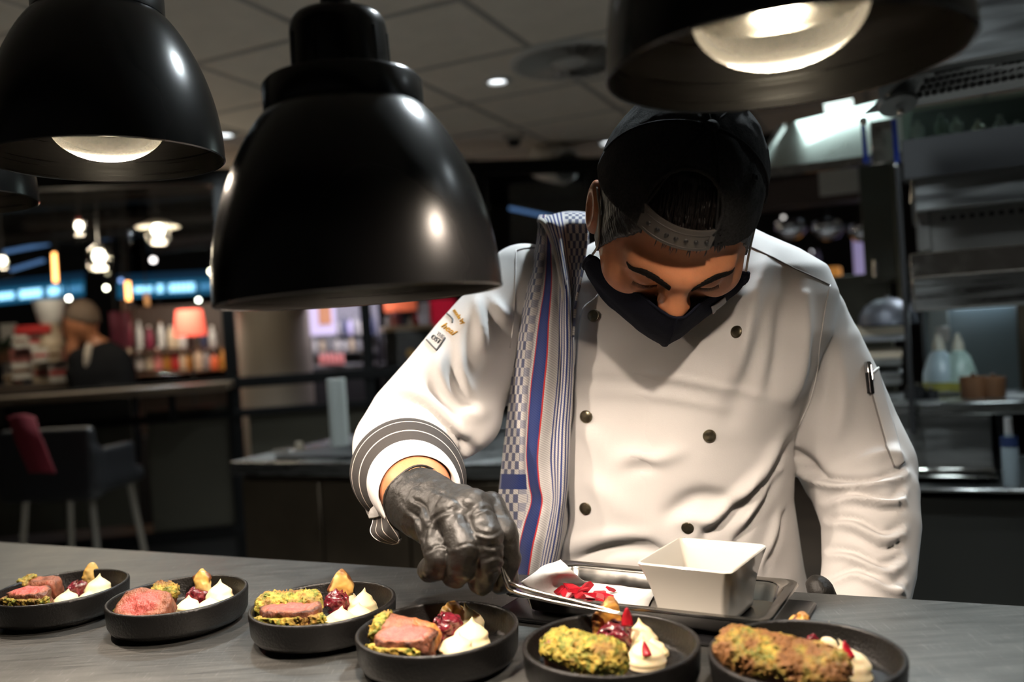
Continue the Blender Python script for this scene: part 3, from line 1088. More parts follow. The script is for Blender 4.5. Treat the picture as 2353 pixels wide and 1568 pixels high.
FL, FR, BR_, BLc = onz(1165, 1345, ZC + .03), onz(1757, 1427, ZC + .03), onz(1828, 1322, ZC + .03), onz(1290, 1290, ZC + .03)
tc_ = (FL + FR + BR_ + BLc) / 4
ux = unit((FR - FL) + (BR_ - BLc)); uy = np.cross(EZ, ux)
hx = (np.linalg.norm(FR - FL) + np.linalg.norm(BR_ - BLc)) / 4 + .004
hy = (abs((BLc - FL) @ uy) + abs((BR_ - FR) @ uy)) / 4 + .006
TM = np.stack([ux, uy, EZ], 1)
tb = np.array([tc_[0], tc_[1], ZC])
M_chrome = mat('polished_steel', (.62, .60, .56), .16, 1.0, rough_var=.06, noise_scale=30)
M_blk = mat('black_tray', (.010, .010, .011), .25, spec=.6)
solo('black_board', xf(rings([(hx + .012, hy + .004, .006, .0005), (hx + .014, hy + .006, .007, .0015), (hx + .014, hy + .006, .007, .0035), (hx + .0125, hy + .0045, .006, .0045)]), TM, tb), M_blk,
     'flat black board lying under the steel tray', 'board')
t = thing('steel_tray', 'shallow stainless steel tray holding paper and the square white bowl', 'tray', tb)
z0 = .0045
lv = [(hx - .030, hy - .028, .018, z0), (hx - .016, hy - .016, .020, z0 + .002), (hx - .012, hy - .012, .021, z0 + .019), (hx - .010, hy - .010, .020, z0 + .0215),
      (hx - .001, hy - .001, .014, z0 + .0225), (hx, hy, .013, z0 + .0205), (hx, hy, .013, z0 + .0195), (hx - .0012, hy - .0012, .0125, z0 + .0212),
      (hx - .0105, hy - .0105, .0185, z0 + .0200), (hx - .0132, hy - .0132, .0185, z0 + .0175), (hx - .0175, hy - .0175, .018, z0 + .0032), (hx - .031, hy - .029, .017, z0 + .0012)]
part('tray_pan', xf(rings(lv), TM, tb), M_chrome, t, sharp=50)
ZT = ZC + z0 + .0014             # tray floor
M_paper = mat('white_paper', (.80, .80, .78), .8, bump=.5, bump_scale=60, noise_amt=.06, noise_scale=30)
ctrl = [[onz(1196, 1338, ZC + .036), onz(1250, 1302, ZC + .042), onz(1288, 1286, ZC + .047)],
        [onz(1213, 1352, ZC + .026), onz(1268, 1322, ZC + .034), onz(1322, 1318, ZC + .030)],
        [onz(1262, 1372, ZT + .004), onz(1310, 1345, ZT + .004), onz(1350, 1338, ZT + .006)],
        [onz(1330, 1380, ZT + .0015), onz(1370, 1362, ZT + .0016), onz(1400, 1342, ZT + .0022)],
        [onz(1490, 1394, ZT + .0015), onz(1500, 1374, ZT + .0016), onz(1520, 1352, ZT + .002)]]
G = surf(ctrl, 34, 18)
G[..., 2] += .0011 * fbm([G[..., 0], G[..., 1], G[..., 2]], 60, 5)
solo('paper_sheet', thick(G, .0006), M_paper, 'white absorbent paper curling up in the steel tray', 'paper', sharp=0)
M_dice = mat('red_dice', (.50, .012, .028), .28, noise_amt=.45, noise_scale=120, coat=.3, sss=.1, sss_col=(1, .1, .1))
SP = [(1288, 1358, 'left end'), (1303, 1366, ''), (1312, 1352, ''), (1326, 1362, ''), (1340, 1357, ''), (1335, 1372, ''), (1352, 1370, ''), (1362, 1378, ''),
      (1380, 1366, ''), (1376, 1378, ''), (1392, 1374, ''), (1404, 1382, ''), (1348, 1350, ''), (1405, 1355, 'alone')]
for k, (x, y, w) in enumerate(SP):
    s = .0052 + .0018 * random.random()
    Mr = frame_rt(random.uniform(0, 180), random.uniform(-35, 35), random.uniform(-35, 35))
    hq = np.array([s * random.uniform(.9, 1.5), s * random.uniform(.6, .9), s * random.uniform(.35, .8)])
    if w == 'alone': hq *= .75
    bm = bmesh.new()
    bmesh.ops.create_cube(bm, size=2.0)
    for v in bm.verts:
        v.co = Vector((v.co.x * (1 + random.uniform(-.35, .25)), v.co.y * (1 + random.uniform(-.35, .25)), v.co.z * (1 + random.uniform(-.5, .2))))
    bmesh.ops.bevel(bm, geom=list(bm.edges), offset=.16, segments=2, affect='EDGES')
    V, F = bm_vf(bm)
    zz = ZT + .0065 + (.005 if k in (4, 5, 6, 12, 2) else 0)
    lab = {'left end': 'translucent red vegetable dice at the left end of the pile on the paper',
           'alone': 'single red sliver lying apart behind the pile on the paper'}.get(w, 'red vegetable dice in the pile on the paper, %s' % ['', 'second from the left at the front', 'upright one at the back left', 'fourth from the left', 'on top in the middle', 'in the front middle', 'right of the middle', 'front one right of the middle', 'at the back right', 'low one at the right', 'second from the right end', 'at the right end of the pile', 'highest one at the back', ''][k])
    solo('red_dice', xf((V * hq, F), Mr, onz(x, y, zz)), M_dice, lab, 'vegetable', 'red dice on the paper')

# square porcelain bowl
sq = [onz(1468, 1297, ZC + .064), onz(1690, 1322, ZC + .064), onz(1757, 1253, ZC + .064), onz(1553, 1236, ZC + .064)]
sc_ = sum(sq) / 4
sux = unit((sq[1] - sq[0]) + (sq[2] - sq[3])); suy = np.cross(EZ, sux)
shx = (np.linalg.norm(sq[1] - sq[0]) + np.linalg.norm(sq[2] - sq[3])) / 4
shy = (abs((sq[3] - sq[0]) @ suy) + abs((sq[2] - sq[1]) @ suy)) / 4
SM = np.stack([sux, suy, EZ], 1)
sb = np.array([sc_[0], sc_[1], ZT + .0002])
SH = ZC + .064 - sb[2]
k_ = .735
lv = []
for tt in np.linspace(0, 1, 9):
    fl = k_ + (1 - k_) * (tt ** 1.7)
    lv.append((shx * fl, shy * fl, .006 + .002 * tt, SH * tt))
lv[0] = (shx * k_ - .002, shy * k_ - .002, .006, 0)
lv.insert(1, (shx * k_, shy * k_, .007, .002))
outer = lv
inner = [(a - .0032, b - .0032, .006, max(z, .0045)) for a, b, r, z in reversed(lv[2:])]
allv = outer + [(outer[-1][0] - .0008, outer[-1][1] - .0008, .008, SH + .0012), (outer[-1][0] - .0024, outer[-1][1] - .0024, .0065, SH + .0012)] + inner + [(shx * k_ - .010, shy * k_ - .010, .004, .0040)]
solo('square_bowl', xf(rings(allv), SM, sb), mat('white_porcelain', (.74, .70, .62), .12, spec=.6, coat=.5), 'square white porcelain bowl with flared rim standing in the steel tray', 'bowl', sharp=50)

# tweezers and the petal they hold
tip = P(1441, 1414, .765)
t = thing('kitchen_tweezers', 'long bent steel tweezers held by the black glove over the fifth bowl', 'tweezers', tip)
M_tw = mat('tweezer_steel', (.66, .62, .55), .2, 1.0)
for sgn in (-1, 1):
    o = np.array([0, 0, 1.0]) * .0016 * sgn + unit(np.array([.3, 1, 0])) * .0012 * sgn
    pts = [P(1128, 1215, .842) + o * .6, P(1150, 1290, .832) + o * .9, P(1164, 1334, .826) + o * 1.4, P(1180, 1352, .822) + o * 1.6, P(1250, 1372, .808) + o * 1.4, P(1340, 1392, .788) + o * 1.0, tip + o * .3]
    part('tweezer_arm', tube(pts, [.0036, .0042, .0046, .0044, .0036, .0028, .0016], 10, 40, flat=.45), M_tw, t, sharp=0)
petal('petal_sliver', 'dark red petal pinched in the tips of the tweezers', P(1442, 1440, .762), P(1441, 1397, .763), .0058, (1, .1, 0))
# ================================================================== THE COOK
M_skin = mat('skin', (.56, .225, .105), .42, spec=.4, sss=.18, noise_amt=.12, noise_scale=60, bump=.12, bump_scale=420)
M_jacket = mat('white_cotton', (.80, .775, .755), .85, spec=.2, noise_amt=.035, noise_scale=14, bump=.10, bump_scale=900, sheen=.15)
M_glove = mat('black_nitrile', (.016, .0145, .0125), .46, spec=.42, bump=.35, bump_scale=300, rough_var=.08, noise_scale=40)
M_cap = mat('black_cap_cotton', (.020, .020, .0205), .9, spec=.15, noise_amt=.5, noise_scale=420, bump=.45, bump_scale=900)
M_hair = mat('black_hair', (.009, .0065, .0055), .42, spec=.3, bump=.7, bump_scale=120, stretch=(3, 3, .5))
M_mask = mat('navy_mask_cloth', (.0055, .0065, .013), .9, spec=.10, noise_amt=.25, noise_scale=400, bump=.25, bump_scale=700)

person = thing('person', 'cook in white double-breasted jacket, black cap and mask bending over the pass', 'person', W(-.26, 1.16, 0))


def PX(lst):
    """[(x, y, depth, radius)] to points and radii."""
    return [P(a, b, c) for a, b, c, r in lst], [r for a, b, c, r in lst]


TORSO = [(1900, 1190, 1850, 1.235, .125), (1560, 1180, 1850, 1.225, .128), (1420, 1180, 1845, 1.21, .128), (1300, 1183, 1818, 1.20, .128), (1150, 1178, 1796, 1.19, .130),
         (1000, 1174, 1800, 1.18, .134), (880, 1170, 1842, 1.17, .137), (780, 1170, 1880, 1.16, .134), (700, 1178, 1890, 1.155, .124), (640, 1196, 1868, 1.155, .110),
         (600, 1235, 1812, 1.155, .094), (565, 1310, 1752, 1.15, .076), (530, 1400, 1700, 1.145, .060), (490, 1460, 1650, 1.13, .050)]
TR = []
for y, xl, xr, d, b in TORSO:
    c = P((xl + xr) / 2, y, d)
    TR.append((c[2], c[0], c[1], (xr - xl) / 2 * d / FPX * 1.04, b))
TR = np.array(TR)[np.argsort([r[0] for r in TR])]


def torso_d(p, grow=0.0):
    cx, cy, a, b = [np.interp(p[2], TR[:, 0], TR[:, k]) for k in (1, 2, 3, 4)]
    a, b = a + grow, b + grow
    x, y = p[0] - cx, p[1] - cy
    qa, qb = x * EA[0] + y * EA[1], x * EB[0] + y * EB[1]
    k = (np.abs(qa / a) ** 2.35 + np.abs(qb / b) ** 2.35) ** (1 / 2.35)
    d = (k - 1) * np.minimum(a, b) * .9
    top = p[2] - (TR[-1, 0] + grow)
    return np.maximum(d, top)


ARM_R = [(1205, 660, 1.195, .060), (1158, 735, 1.175, .064), (1098, 815, 1.15, .068), (1030, 900, 1.12, .067), (962, 978, 1.095, .066), (926, 1028, 1.07, .062),
         (928, 1068, 1.03, .0575), (942, 1100, .99, .0525), (955, 1122, .955, .0475)]
ARM_L = [(1846, 738, 1.135, .056), (1866, 810, 1.135, .064), (1900, 900, 1.14, .069), (1934, 1000, 1.14, .073), (1970, 1075, 1.13, .073), (1986, 1130, 1.10, .065),
         (2000, 1200, 1.075, .0585), (1996, 1300, 1.05, .054), (1984, 1380, 1.03, .050), (1978, 1440, 1.015, .046)]
pR, rR = PX(ARM_R)
pL, rL = PX(ARM_L)
# hands: wrist, then finger chains
WR = P(1000, 1178, .885)
HAND_R = dict(
    palm=[(P(985, 1165, .905), .026), (P(1040, 1185, .868), .030), (P(1070, 1205, .85), .028)],
    fingers=[[(1128, 1165, .858, .0125), (1158, 1225, .836, .0118), (1166, 1285, .838, .0108), (1150, 1338, .846, .0098)],
             [(1085, 1162, .842, .0135), (1122, 1235, .814, .0125), (1122, 1292, .815, .0115), (1104, 1338, .826, .0102)],
             [(1038, 1182, .838, .0135), (1068, 1262, .808, .0125), (1062, 1302, .812, .0112), (1046, 1322, .826, .0100)],
             [(992, 1210, .846, .0125), (1012, 1282, .822, .0115), (1006, 1302, .828, .0105), (988, 1308, .842, .0095)],
             [(1060, 1215, .885, .0150), (1118, 1265, .872, .0130), (1150, 1300, .862, .0118), (1162, 1335, .855, .0105)]])
HAND_L = dict(
    palm=[(P(1975, 1440, 1.01), .026), (P(1965, 1490, .99), .032), (P(1955, 1530, .985), .030)],
    fingers=[[(1925, 1500, .965, .0125), (1905, 1560, .955, .0115), (1915, 1600, .97, .011), (1935, 1610, .99, .010)],
             [(1945, 1530, .965, .0125), (1930, 1590, .955, .0115), (1940, 1630, .97, .011), (1955, 1635, .99, .010)],
             [(1968, 1535, .970, .0125), (1960, 1595, .962, .0115), (1966, 1632, .98, .011), (1975, 1635, 1.0, .010)],
             [(1992, 1530, .980, .0120), (1990, 1580, .972, .0110), (1993, 1612, .99, .010), (1998, 1615, 1.0, .009)],
             [(1950, 1445, .990, .0150), (1905, 1400, .965, .0130), (1886, 1362, .958, .0120), (1880, 1348, .962, .0110)]])


def hand_d(p, H, grow):
    d = chain_d(p, [q for q, r in H['palm']], [r + grow for q, r in H['palm']])
    base = H['palm'][1][0]
    for i, f in enumerate(H['fingers']):
        pts, rad = PX(f)
        e = chain_d(p, pts, [r + grow for r in rad])
        m = seg_d(p, base, pts[0], .020 + grow, rad[0] + grow)
        d = smin(d, m, .010)
        d = smin(d, e, .0022)
    return d


# ------------------------------------------------------------------ head frame
HC = P(1547, 481, .94)
_th, _ro, _ya = math.radians(66.5), math.radians(8), math.radians(-2)
Ry = lambda a: np.array([[math.cos(a), 0, math.sin(a)], [0, 1, 0], [-math.sin(a), 0, math.cos(a)]])
HM = Ry(_ro) @ np.stack([np.array([1.0, 0, 0]), np.array([0, -math.cos(_th), -math.sin(_th)]), np.array([0, -math.sin(_th), math.cos(_th)])], 1) @ rotz(_ya)


def H(r, f, u):
    return HC + HM @ np.array([r, f, u], float)


def to_head(p):
    q = [p[i] - HC[i] for i in range(3)]
    return [sum(HM[j, i] * q[j] for j in range(3)) for i in range(3)]


def head_d(p):
    q = to_head(p)
    s = [np.abs(q[0]), q[1], q[2]]
    d = ell_d(q, (0, -.010, .026), (.0800, .098, .094))
    d = smin(d, ell_d(q, (0, .026, -.020), (.0790, .068, .070)), .030)
    d = smin(d, ell_d(q, (0, .040, -.075), (.046, .046, .036)), .04)
    d = smin(d, ell_d(s, (.044, .066, -.022), (.028, .022, .022)), .022)          # cheekbones
    d = smin(d, seg_d(s, (.006, .0960, .021), (.046, .0795, .026), .0095, .0045), .026)  # brow ridge
    d = smax(d, -ell_d(s, (.033, .104, .004), (.021, .017, .012)), .012)             # eye hollows
    d = smin(d, ell_d(s, (.032, .0815, .004), (.0155, .0135, .0125)), .004)           # closed lids
    d = smin(d, seg_d(q, (0, .094, .014), (0, .1130, -.014), .0075, .0118), .012)   # nose
    d = smin(d, ell_d(s, (.010, .105, -.018), (.008, .009, .007)), .008)
    # ears
    ax = unit(np.array([0, -.5, .86]))
    Me = np.stack([np.array([1.0, 0, 0]), np.cross(ax, [1.0, 0, 0]), ax], 1)
    e = ell_d(s, (.0855, -.002, -.006), (.0095, .019, .032), Me)
    e = smax(e, -ell_d(s, (.0945, .004, -.001), (.0075, .0115, .021), Me), .004)
    return smin(d, e, .006)


def body_d(p):
    d = torso_d(p, -.024)
    d = smin(d, chain_d(p, pR, [r - .014 for r in rR]), .03)
    d = smin(d, chain_d(p, pL, [r - .014 for r in rL]), .03)
    d = smin(d, chain_d(p, [P(935, 1085, 1.0), P(958, 1128, .945), WR], [.039, .0350, .030]), .02)
    d = smin(d, hand_d(p, HAND_R, -.0030), .012)
    d = smin(d, hand_d(p, HAND_L, -.0030), .012)
    d = smin(d, seg_d(p, P(1545, 620, 1.13), H(0, -.035, -.045), .060, .056), .03)
    return smin(d, head_d(p), .02)


bV, bF = sdf_mesh(body_d, (-.26, .76, .90), (.56, 1.42, 1.62), .0030, 2)
body = part('body', (bV, bF), M_skin, person, sharp=0)

# ------------------------------------------------------------------ jacket
def jacket_d(p):
    d = torso_d(p)
    r = chain_d(p, pR, rR)
    l = chain_d(p, pL, rL)
    d = smin(d, r, .030)
    d = smin(d, l, .009)
    d = smin(d, ell_d(p, P(1072, 972, 1.10), (.042, .045, .036)), .03)      # slack of the bent elbow
    # open at the neck and at the two cuffs
    d = smax(d, -seg_d(p, P(1545, 640, 1.12), H(0, -.03, -.03), .060, .075), .006)
    ax = unit(pR[-1] - pR[-3])
    ce = pR[-1] - ax * .048
    pl = (p[0] - ce[0]) * ax[0] + (p[1] - ce[1]) * ax[1] + (p[2] - ce[2]) * ax[2]
    d = np.maximum(d, -np.maximum(-pl, ell_d(p, pR[-1], (.12, .12, .12))))
    hem = P(1500, 1760, 1.2)[2]
    return np.maximum(d, hem - p[2])


jV, jF = sdf_mesh(jacket_d, (-.27, .86, .80), (.56, 1.46, 1.56), .0042, 2)


def fold(V, N, PXY, pts, w, amp, kind='ridge', taper=True):
    """Raise or sink cloth along a line on the front of the jacket."""
    pts = np.asarray(pts, float)
    best = np.full(len(V), 1e9); sd = np.zeros(len(V)); tt = np.zeros(len(V))
    tot = len(pts) - 1
    for i in range(tot):
        a, b = pts[i], pts[i + 1]
        ba = b - a
        t = np.clip(((PXY[:, :2] - a) @ ba) / (ba @ ba), 0, 1)
        r = PXY[:, :2] - a - t[:, None] * ba
        d = np.sqrt((r ** 2).sum(1))
        m = d < best
        best[m] = d[m]; tt[m] = (i + t[m]) / tot
        sd[m] = np.sign(ba[0] * r[m, 1] - ba[1] * r[m, 0]) * d[m]
    x = sd / w
    g = np.exp(-x * x)
    if kind == 'step': g = 1.65 * x * np.exp(-x * x)
    elif kind == 'crease': g = .9 * np.exp(-((x - .85) / .8) ** 2) - .95 * np.exp(-((x + .1) / .62) ** 2)
    tp = np.sin(np.pi * np.clip(.06 + tt * .88, 0, 1)) ** .6 if taper else 1.0
    ends = np.exp(-np.maximum(best - w * 4, 0) / w)
    return amp * g * tp * ends


def catm(pts, n=18):
    return spline(np.asarray(pts, float), n)


FOLDS = [
    # sleeve of the reaching arm
    ([(905, 915), (960, 935), (1020, 985), (1085, 1035)], 15, .0075, 'crease'),
    ([(880, 945), (930, 960), (990, 1005), (1040, 1055), (1062, 1085)], 13, .0070, 'crease'),
    ([(862, 975), (915, 985), (975, 1025), (1020, 1065), (1035, 1100)], 13, .0065, 'crease'),
    ([(850, 1005), (900, 1000), (950, 1030), (1000, 1075)], 11, .0045, 'crease'),
    ([(935, 895), (985, 925), (1035, 975), (1095, 1010)], 17, .0060, 'ridge'),
    ([(1000, 870), (1015, 905), (1050, 930), (1075, 925)], 15, -.0055, 'ridge'),
    ([(1010, 820), (1012, 870), (1035, 915), (1068, 930)], 12, .0050, 'ridge'),
    ([(1062, 760), (1045, 830), (1052, 890), (1075, 925)], 13, -.0040, 'ridge'),
    ([(1090, 700), (1060, 770), (1055, 840), (1075, 905)], 12, .0045, 'ridge'),
    ([(1100, 690), (1103, 740), (1110, 790)], 12, .0055, 'ridge'),
    ([(1130, 690), (1150, 720), (1175, 740)], 12, .0050, 'ridge'),
    ([(1090, 1000), (1060, 1020), (1045, 1060)], 13, -.0022, 'ridge'),
    ([(1120, 945), (1085, 955), (1040, 925)], 14, .0030, 'ridge'),
    # sleeve on the other side
    ([(1850, 1085), (1920, 1105), (2000, 1105), (2068, 1085)], 12, .0085, 'crease'),
    ([(1900, 1150), (1960, 1135), (2040, 1150), (2068, 1130)], 12, .0055, 'crease'),
    ([(2068, 1165), (2030, 1170), (1970, 1160)], 12, .0045, 'crease'),
    ([(1905, 1195), (1965, 1195), (2030, 1225), (2068, 1215)], 12, .0055, 'crease'),
    ([(2068, 1245), (2030, 1260), (1955, 1225)], 12, .0040, 'crease'),
    ([(1905, 1265), (1960, 1270), (2030, 1300), (2068, 1285)], 13, .0055, 'crease'),
    ([(1905, 1330), (1970, 1310), (2040, 1345), (2068, 1335)], 12, .0045, 'crease'),
    ([(1995, 1330), (2040, 1340), (2075, 1375)], 11, .0040, 'ridge'),
    ([(1980, 1060), (2040, 1045), (2068, 1060)], 16, .0070, 'ridge'),
    ([(1805, 1030), (1850, 1060), (1890, 1095)], 14, -.0055, 'ridge'),
    ([(1905, 800), (1900, 880), (1885, 960)], 16, -.0035, 'ridge'),
    ([(1930, 830), (1935, 930), (1915, 1020)], 22, .0030, 'ridge'),
    # chest drapes on the right
    ([(1760, 600), (1730, 690), (1712, 780), (1700, 850)], 20, .0060, 'ridge'),
    ([(1820, 640), (1800, 740), (1790, 830), (1772, 900)], 20, -.0050, 'ridge'),
    ([(1850, 680), (1845, 760), (1835, 850), (1815, 920)], 16, .0045, 'ridge'),
    ([(1745, 760), (1720, 860), (1680, 960)], 24, -.0035, 'ridge'),
    # long diagonal folds to the waist
    ([(1815, 1010), (1760, 1100), (1690, 1170), (1620, 1225)], 19, .0085, 'crease'),
    ([(1790, 1095), (1740, 1175), (1690, 1240)], 16, .0065, 'crease'),
    ([(1800, 1180), (1785, 1240), (1760, 1300)], 12, .0055, 'crease'),
    ([(1540, 1180), (1600, 1145), (1660, 1150), (1700, 1165)], 20, -.0050, 'ridge'),
    ([(1560, 1200), (1610, 1190), (1660, 1200)], 16, .0038, 'ridge'),
    ([(1310, 1290), (1390, 1262), (1470, 1258), (1540, 1285)], 18, -.0070, 'ridge'),
    ([(1320, 1255), (1400, 1235), (1480, 1235)], 16, .0040, 'ridge'),
    ([(1420, 1080), (1450, 1045), (1500, 1055), (1560, 1040)], 18, .0035, 'ridge'),
    ([(1440, 1090), (1470, 1070), (1500, 1075)], 12, -.0030, 'ridge'),
    ([(1345, 980), (1370, 1010), (1400, 1060)], 14, .0030, 'ridge'),
    ([(1360, 1100), (1400, 1140), (1440, 1190)], 16, .0030, 'ridge'),
    ([(1330, 845), (1500, 860), (1650, 890), (1800, 920)], 7, .0016, 'ridge'),
    ([(1330, 870), (1480, 880), (1640, 905)], 7, -.0014, 'ridge'),
    ([(1330, 895), (1500, 910), (1700, 945)], 8, .0014, 'ridge'),
]
jN = normals(jV, jF)
pxy = proj(jV)
view = unit(np.array([0, -1.0, 0]))
front = np.clip((-(jN * ((jV - EYE) / np.linalg.norm(jV - EYE, axis=1, keepdims=True))).sum(1) - .12) * 2.6, 0, 1)
disp = np.zeros(len(jV))
for kf, (pts, w, amp, kind) in enumerate(FOLDS):
    if kf < 13: amp, w = amp * 1.5, w * 1.1
    elif kf < 24: amp *= 1.35
    elif kf < 29: amp *= 1.7
    elif kf > 31: amp *= 1.25
    disp += fold(jV, jN, pxy, catm(pts), w, amp * 1.45, kind)
disp *= 1 - np.exp(-(np.linalg.norm(jV - pR[-1], axis=1) / .062) ** 4)
disp += .0016 * fbm(jV.T, 16, 3, 2)
jV = jV + jN * (disp * (.12 + .88 * front))[:, None]
jV = relax(jV, jF, 3)
jacket = part('chef_jacket', (jV, jF), M_jacket, person, 'white cotton double-breasted cook jacket', sharp=0)
JB = BVHTree.FromPolygons([tuple(v) for v in jV], [tuple(map(int, f)) for f in jF])


def hit(x, y, off=0.0, tree=None):
    d = unit(P(x, y, 1.0) - EYE)
    h = (tree or JB).ray_cast(Vector(EYE), Vector(d))
    if h[0] is None:
        return None, None
    n = np.array(h[1])
    if n @ d > 0: n = -n
    return np.array(h[0]) + n * off, n


def hitf(x, y, off, dflt):
    p, n = hit(x, y, off)
    return P(x, y, dflt) if p is None else p


def patch_on(rows, nr, nc, off, dflt, lift=None):
    """A cloth patch lying on the jacket; rows of pixel control points."""
    c = surf(np.asarray(rows, float), nr, nc)
    G = np.zeros((nr, nc, 3))
    for i in range(nr):
        for j in range(nc):
            o = off if lift is None else off * lift(i / (nr - 1), j / (nc - 1))
            G[i, j] = hitf(c[i, j, 0], c[i, j, 1], o, dflt)
    return G


def even(G, it=2):
    for _ in range(it):
        K = G.copy()
        K[1:-1, 1:-1] = .5 * G[1:-1, 1:-1] + .125 * (G[:-2, 1:-1] + G[2:, 1:-1] + G[1:-1, :-2] + G[1:-1, 2:])
        G = K
    return G


# overlapping front panel of the double-breasted jacket
rows = [[(1368, 690), (1400, 672), (1540, 668)], [(1340, 718), (1390, 720), (1560, 724)], [(1331, 800), (1385, 800), (1570, 805)], [(1325, 900), (1380, 900), (1570, 905)],
        [(1322, 960), (1380, 965), (1570, 970)], [(1308, 1040), (1370, 1045), (1570, 1050)], [(1309, 1120), (1370, 1125), (1570, 1130)], [(1313, 1190), (1375, 1195), (1570, 1200)],
        [(1300, 1250), (1370, 1255), (1570, 1260)], [(1286, 1310), (1360, 1315), (1570, 1320)], [(1282, 1400), (1360, 1400), (1570, 1400)]]
G = even(patch_on(rows, 90, 24, .0042, 1.04, lambda v, u: 1.0 if u < .4 else 1 - 1.9 * (u - .4) / .6))
part('front_flap', thick(G, .0022), M_jacket, jacket, sharp=0)
def seam(pts, off=.0006, r=.0009, m=None, nm='seam', n=36, par=None):
    pp = spline(np.asarray(pts, float), n)
    Q = [hit(x, y, off)[0] for x, y in pp]
    Q = [q for q in Q if q is not None]
    return part(nm, tube(Q, r, 6), m or M_seam, par or jacket, sharp=0)


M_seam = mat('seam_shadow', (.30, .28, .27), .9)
seam([(1711, 562), (1760, 585), (1820, 615), (1870, 638), (1905, 655)])
seam([(1188, 577), (1205, 572), (1236, 570)])
seam([(1908, 655), (1898, 700), (1884, 790), (1878, 850), (1862, 920), (1832, 985)], .0002, r=.0009, m=M_jacket)
seam([(1186, 575), (1184, 650), (1180, 740), (1172, 800)], .0002, r=.0009, m=M_jacket)
seam([(1334, 724), (1330, 800), (1324, 900), (1320, 960), (1307, 1040), (1308, 1120), (1312, 1190), (1299, 1250), (1287, 1300)], .0015, .0008)

# snap buttons
M_snap = mat('aged_brass_snap', (.22, .19, .13), .28, .9, noise_amt=.5, noise_scale=160)
FB = BVHTree.FromPolygons([tuple(v) for v in np.concatenate([jV, thick(G, .0022)[0]])],
                          [tuple(map(int, f)) for f in jF] + [tuple(i + len(jV) for i in f) for f in thick(G, .0022)[1]])
for x, y, r in ((1364, 726, 13.5), (1693, 763, 13), (1347, 958, 14.5), (1630, 1002, 14), (1345, 1169, 14), (1580, 1213, 13.5)):
    q, n = hit(x, y, .0002, FB)
    rr = r * .00055 * 1.02
    pr = [(0, .0026), (rr * .5, .0023), (rr * .82, .0014), (rr * .9, .0011), (rr * .95, .0018), (rr, .0010), (rr, -.001), (0, -.001)]
    part('snap_button', xf(lathe(pr, 28), frame_to(n), q), M_snap, jacket, sharp=0)

# sleeve pocket
rows = [[(1989, 868), (2001, 858), (2013, 848)], [(2005, 925), (2018, 918), (2030, 912)], [(2030, 1010), (2042, 1003), (2055, 996)], [(2052, 1072), (2063, 1070), (2074, 1062)]]
G = even(patch_on(rows, 40, 10, .0028, 1.08))
pk = part('sleeve_pocket', thick(G, .0020), M_jacket, jacket, sharp=0)
part('pocket_edge', tube(G[0] + np.array([0, -.001, .0005]), .0017, 8), M_jacket, pk, sharp=0)
part('pocket_edge', tube(G[:, 0], .0012, 6), M_seam, pk, sharp=0)
pen_a, pen_b = hitf(1996, 905, .0035, 1.08), hitf(1986, 834, .0045, 1.08)
pt = thing('pen', 'dark ballpoint pen clipped in the sleeve pocket of the cook', 'pen', pen_a)
dv = unit(pen_b - pen_a)
part('pen_barrel', tube([pen_a, pen_b - dv * .006], .0042, 12), mat('pen_black', (.01, .01, .011), .25), pt)
part('pen_cap', tube([pen_b - dv * .014, pen_b - dv * .003, pen_b], [.0046, .0046, .0036], 12), mat('pen_chrome', (.6, .6, .6), .15, 1.0), pt)
part('pen_clip', tube([pen_b - dv * .004 + np.array([.002, -.005, 0]), pen_b - dv * .022 + np.array([.002, -.006, 0])], .0011, 8), mat('pen_chrome'), pt)

# ------------------------------------------------------------------ rolled cuff
M_pin = bpy.data.materials.new('pinstripe_lining')
M_pin.use_nodes = True
nt = M_pin.node_tree
uvn = nt.nodes.new('ShaderNodeUVMap'); uvn.uv_map = 'UVMap'
sp = nt.nodes.new('ShaderNodeSeparateXYZ'); nt.links.new(uvn.outputs[0], sp.inputs[0])
fr = nt.nodes.new('ShaderNodeMath'); fr.operation = 'MULTIPLY'; fr.inputs[1].default_value = 3.2; nt.links.new(sp.outputs[1], fr.inputs[0])
fr2 = nt.nodes.new('ShaderNodeMath'); fr2.operation = 'FRACT'; nt.links.new(fr.outputs[0], fr2.inputs[0])
lt = nt.nodes.new('ShaderNodeMath'); lt.operation = 'LESS_THAN'; lt.inputs[1].default_value = .09; nt.links.new(fr2.outputs[0], lt.inputs[0])
wv = nt.nodes.new('ShaderNodeTexWave'); wv.inputs['Scale'].default_value = 16; wv.bands_direction = 'DIAGONAL'
mpu = nt.nodes.new('ShaderNodeMapping'); mpu.inputs['Scale'].default_value = (9, 2, 1)
nt.links.new(uvn.outputs[0], mpu.inputs[0]); nt.links.new(mpu.outputs[0], wv.inputs['Vector'])
m1 = nt.nodes.new('ShaderNodeMix'); m1.data_type = 'RGBA'; m1.inputs['A'].default_value = (.016, .014, .014, 1); m1.inputs['B'].default_value = (.065, .06, .056, 1)
nt.links.new(wv.outputs['Fac'], m1.inputs['Factor'])
m2 = nt.nodes.new('ShaderNodeMix'); m2.data_type = 'RGBA'; m2.inputs['B'].default_value = (.62, .56, .5, 1)
nt.links.new(lt.outputs[0], m2.inputs['Factor']); nt.links.new(m1.outputs['Result'], m2.inputs['A'])
nt.links.new(m2.outputs['Result'], nt.nodes['Principled BSDF'].inputs['Base Color'])
nt.nodes['Principled BSDF'].inputs['Roughness'].default_value = .85

CA = unit(WR - pR[-4])                         # along the forearm
CX_ = unit(np.cross(CA, EZ)); CY_ = np.cross(CX_, CA)


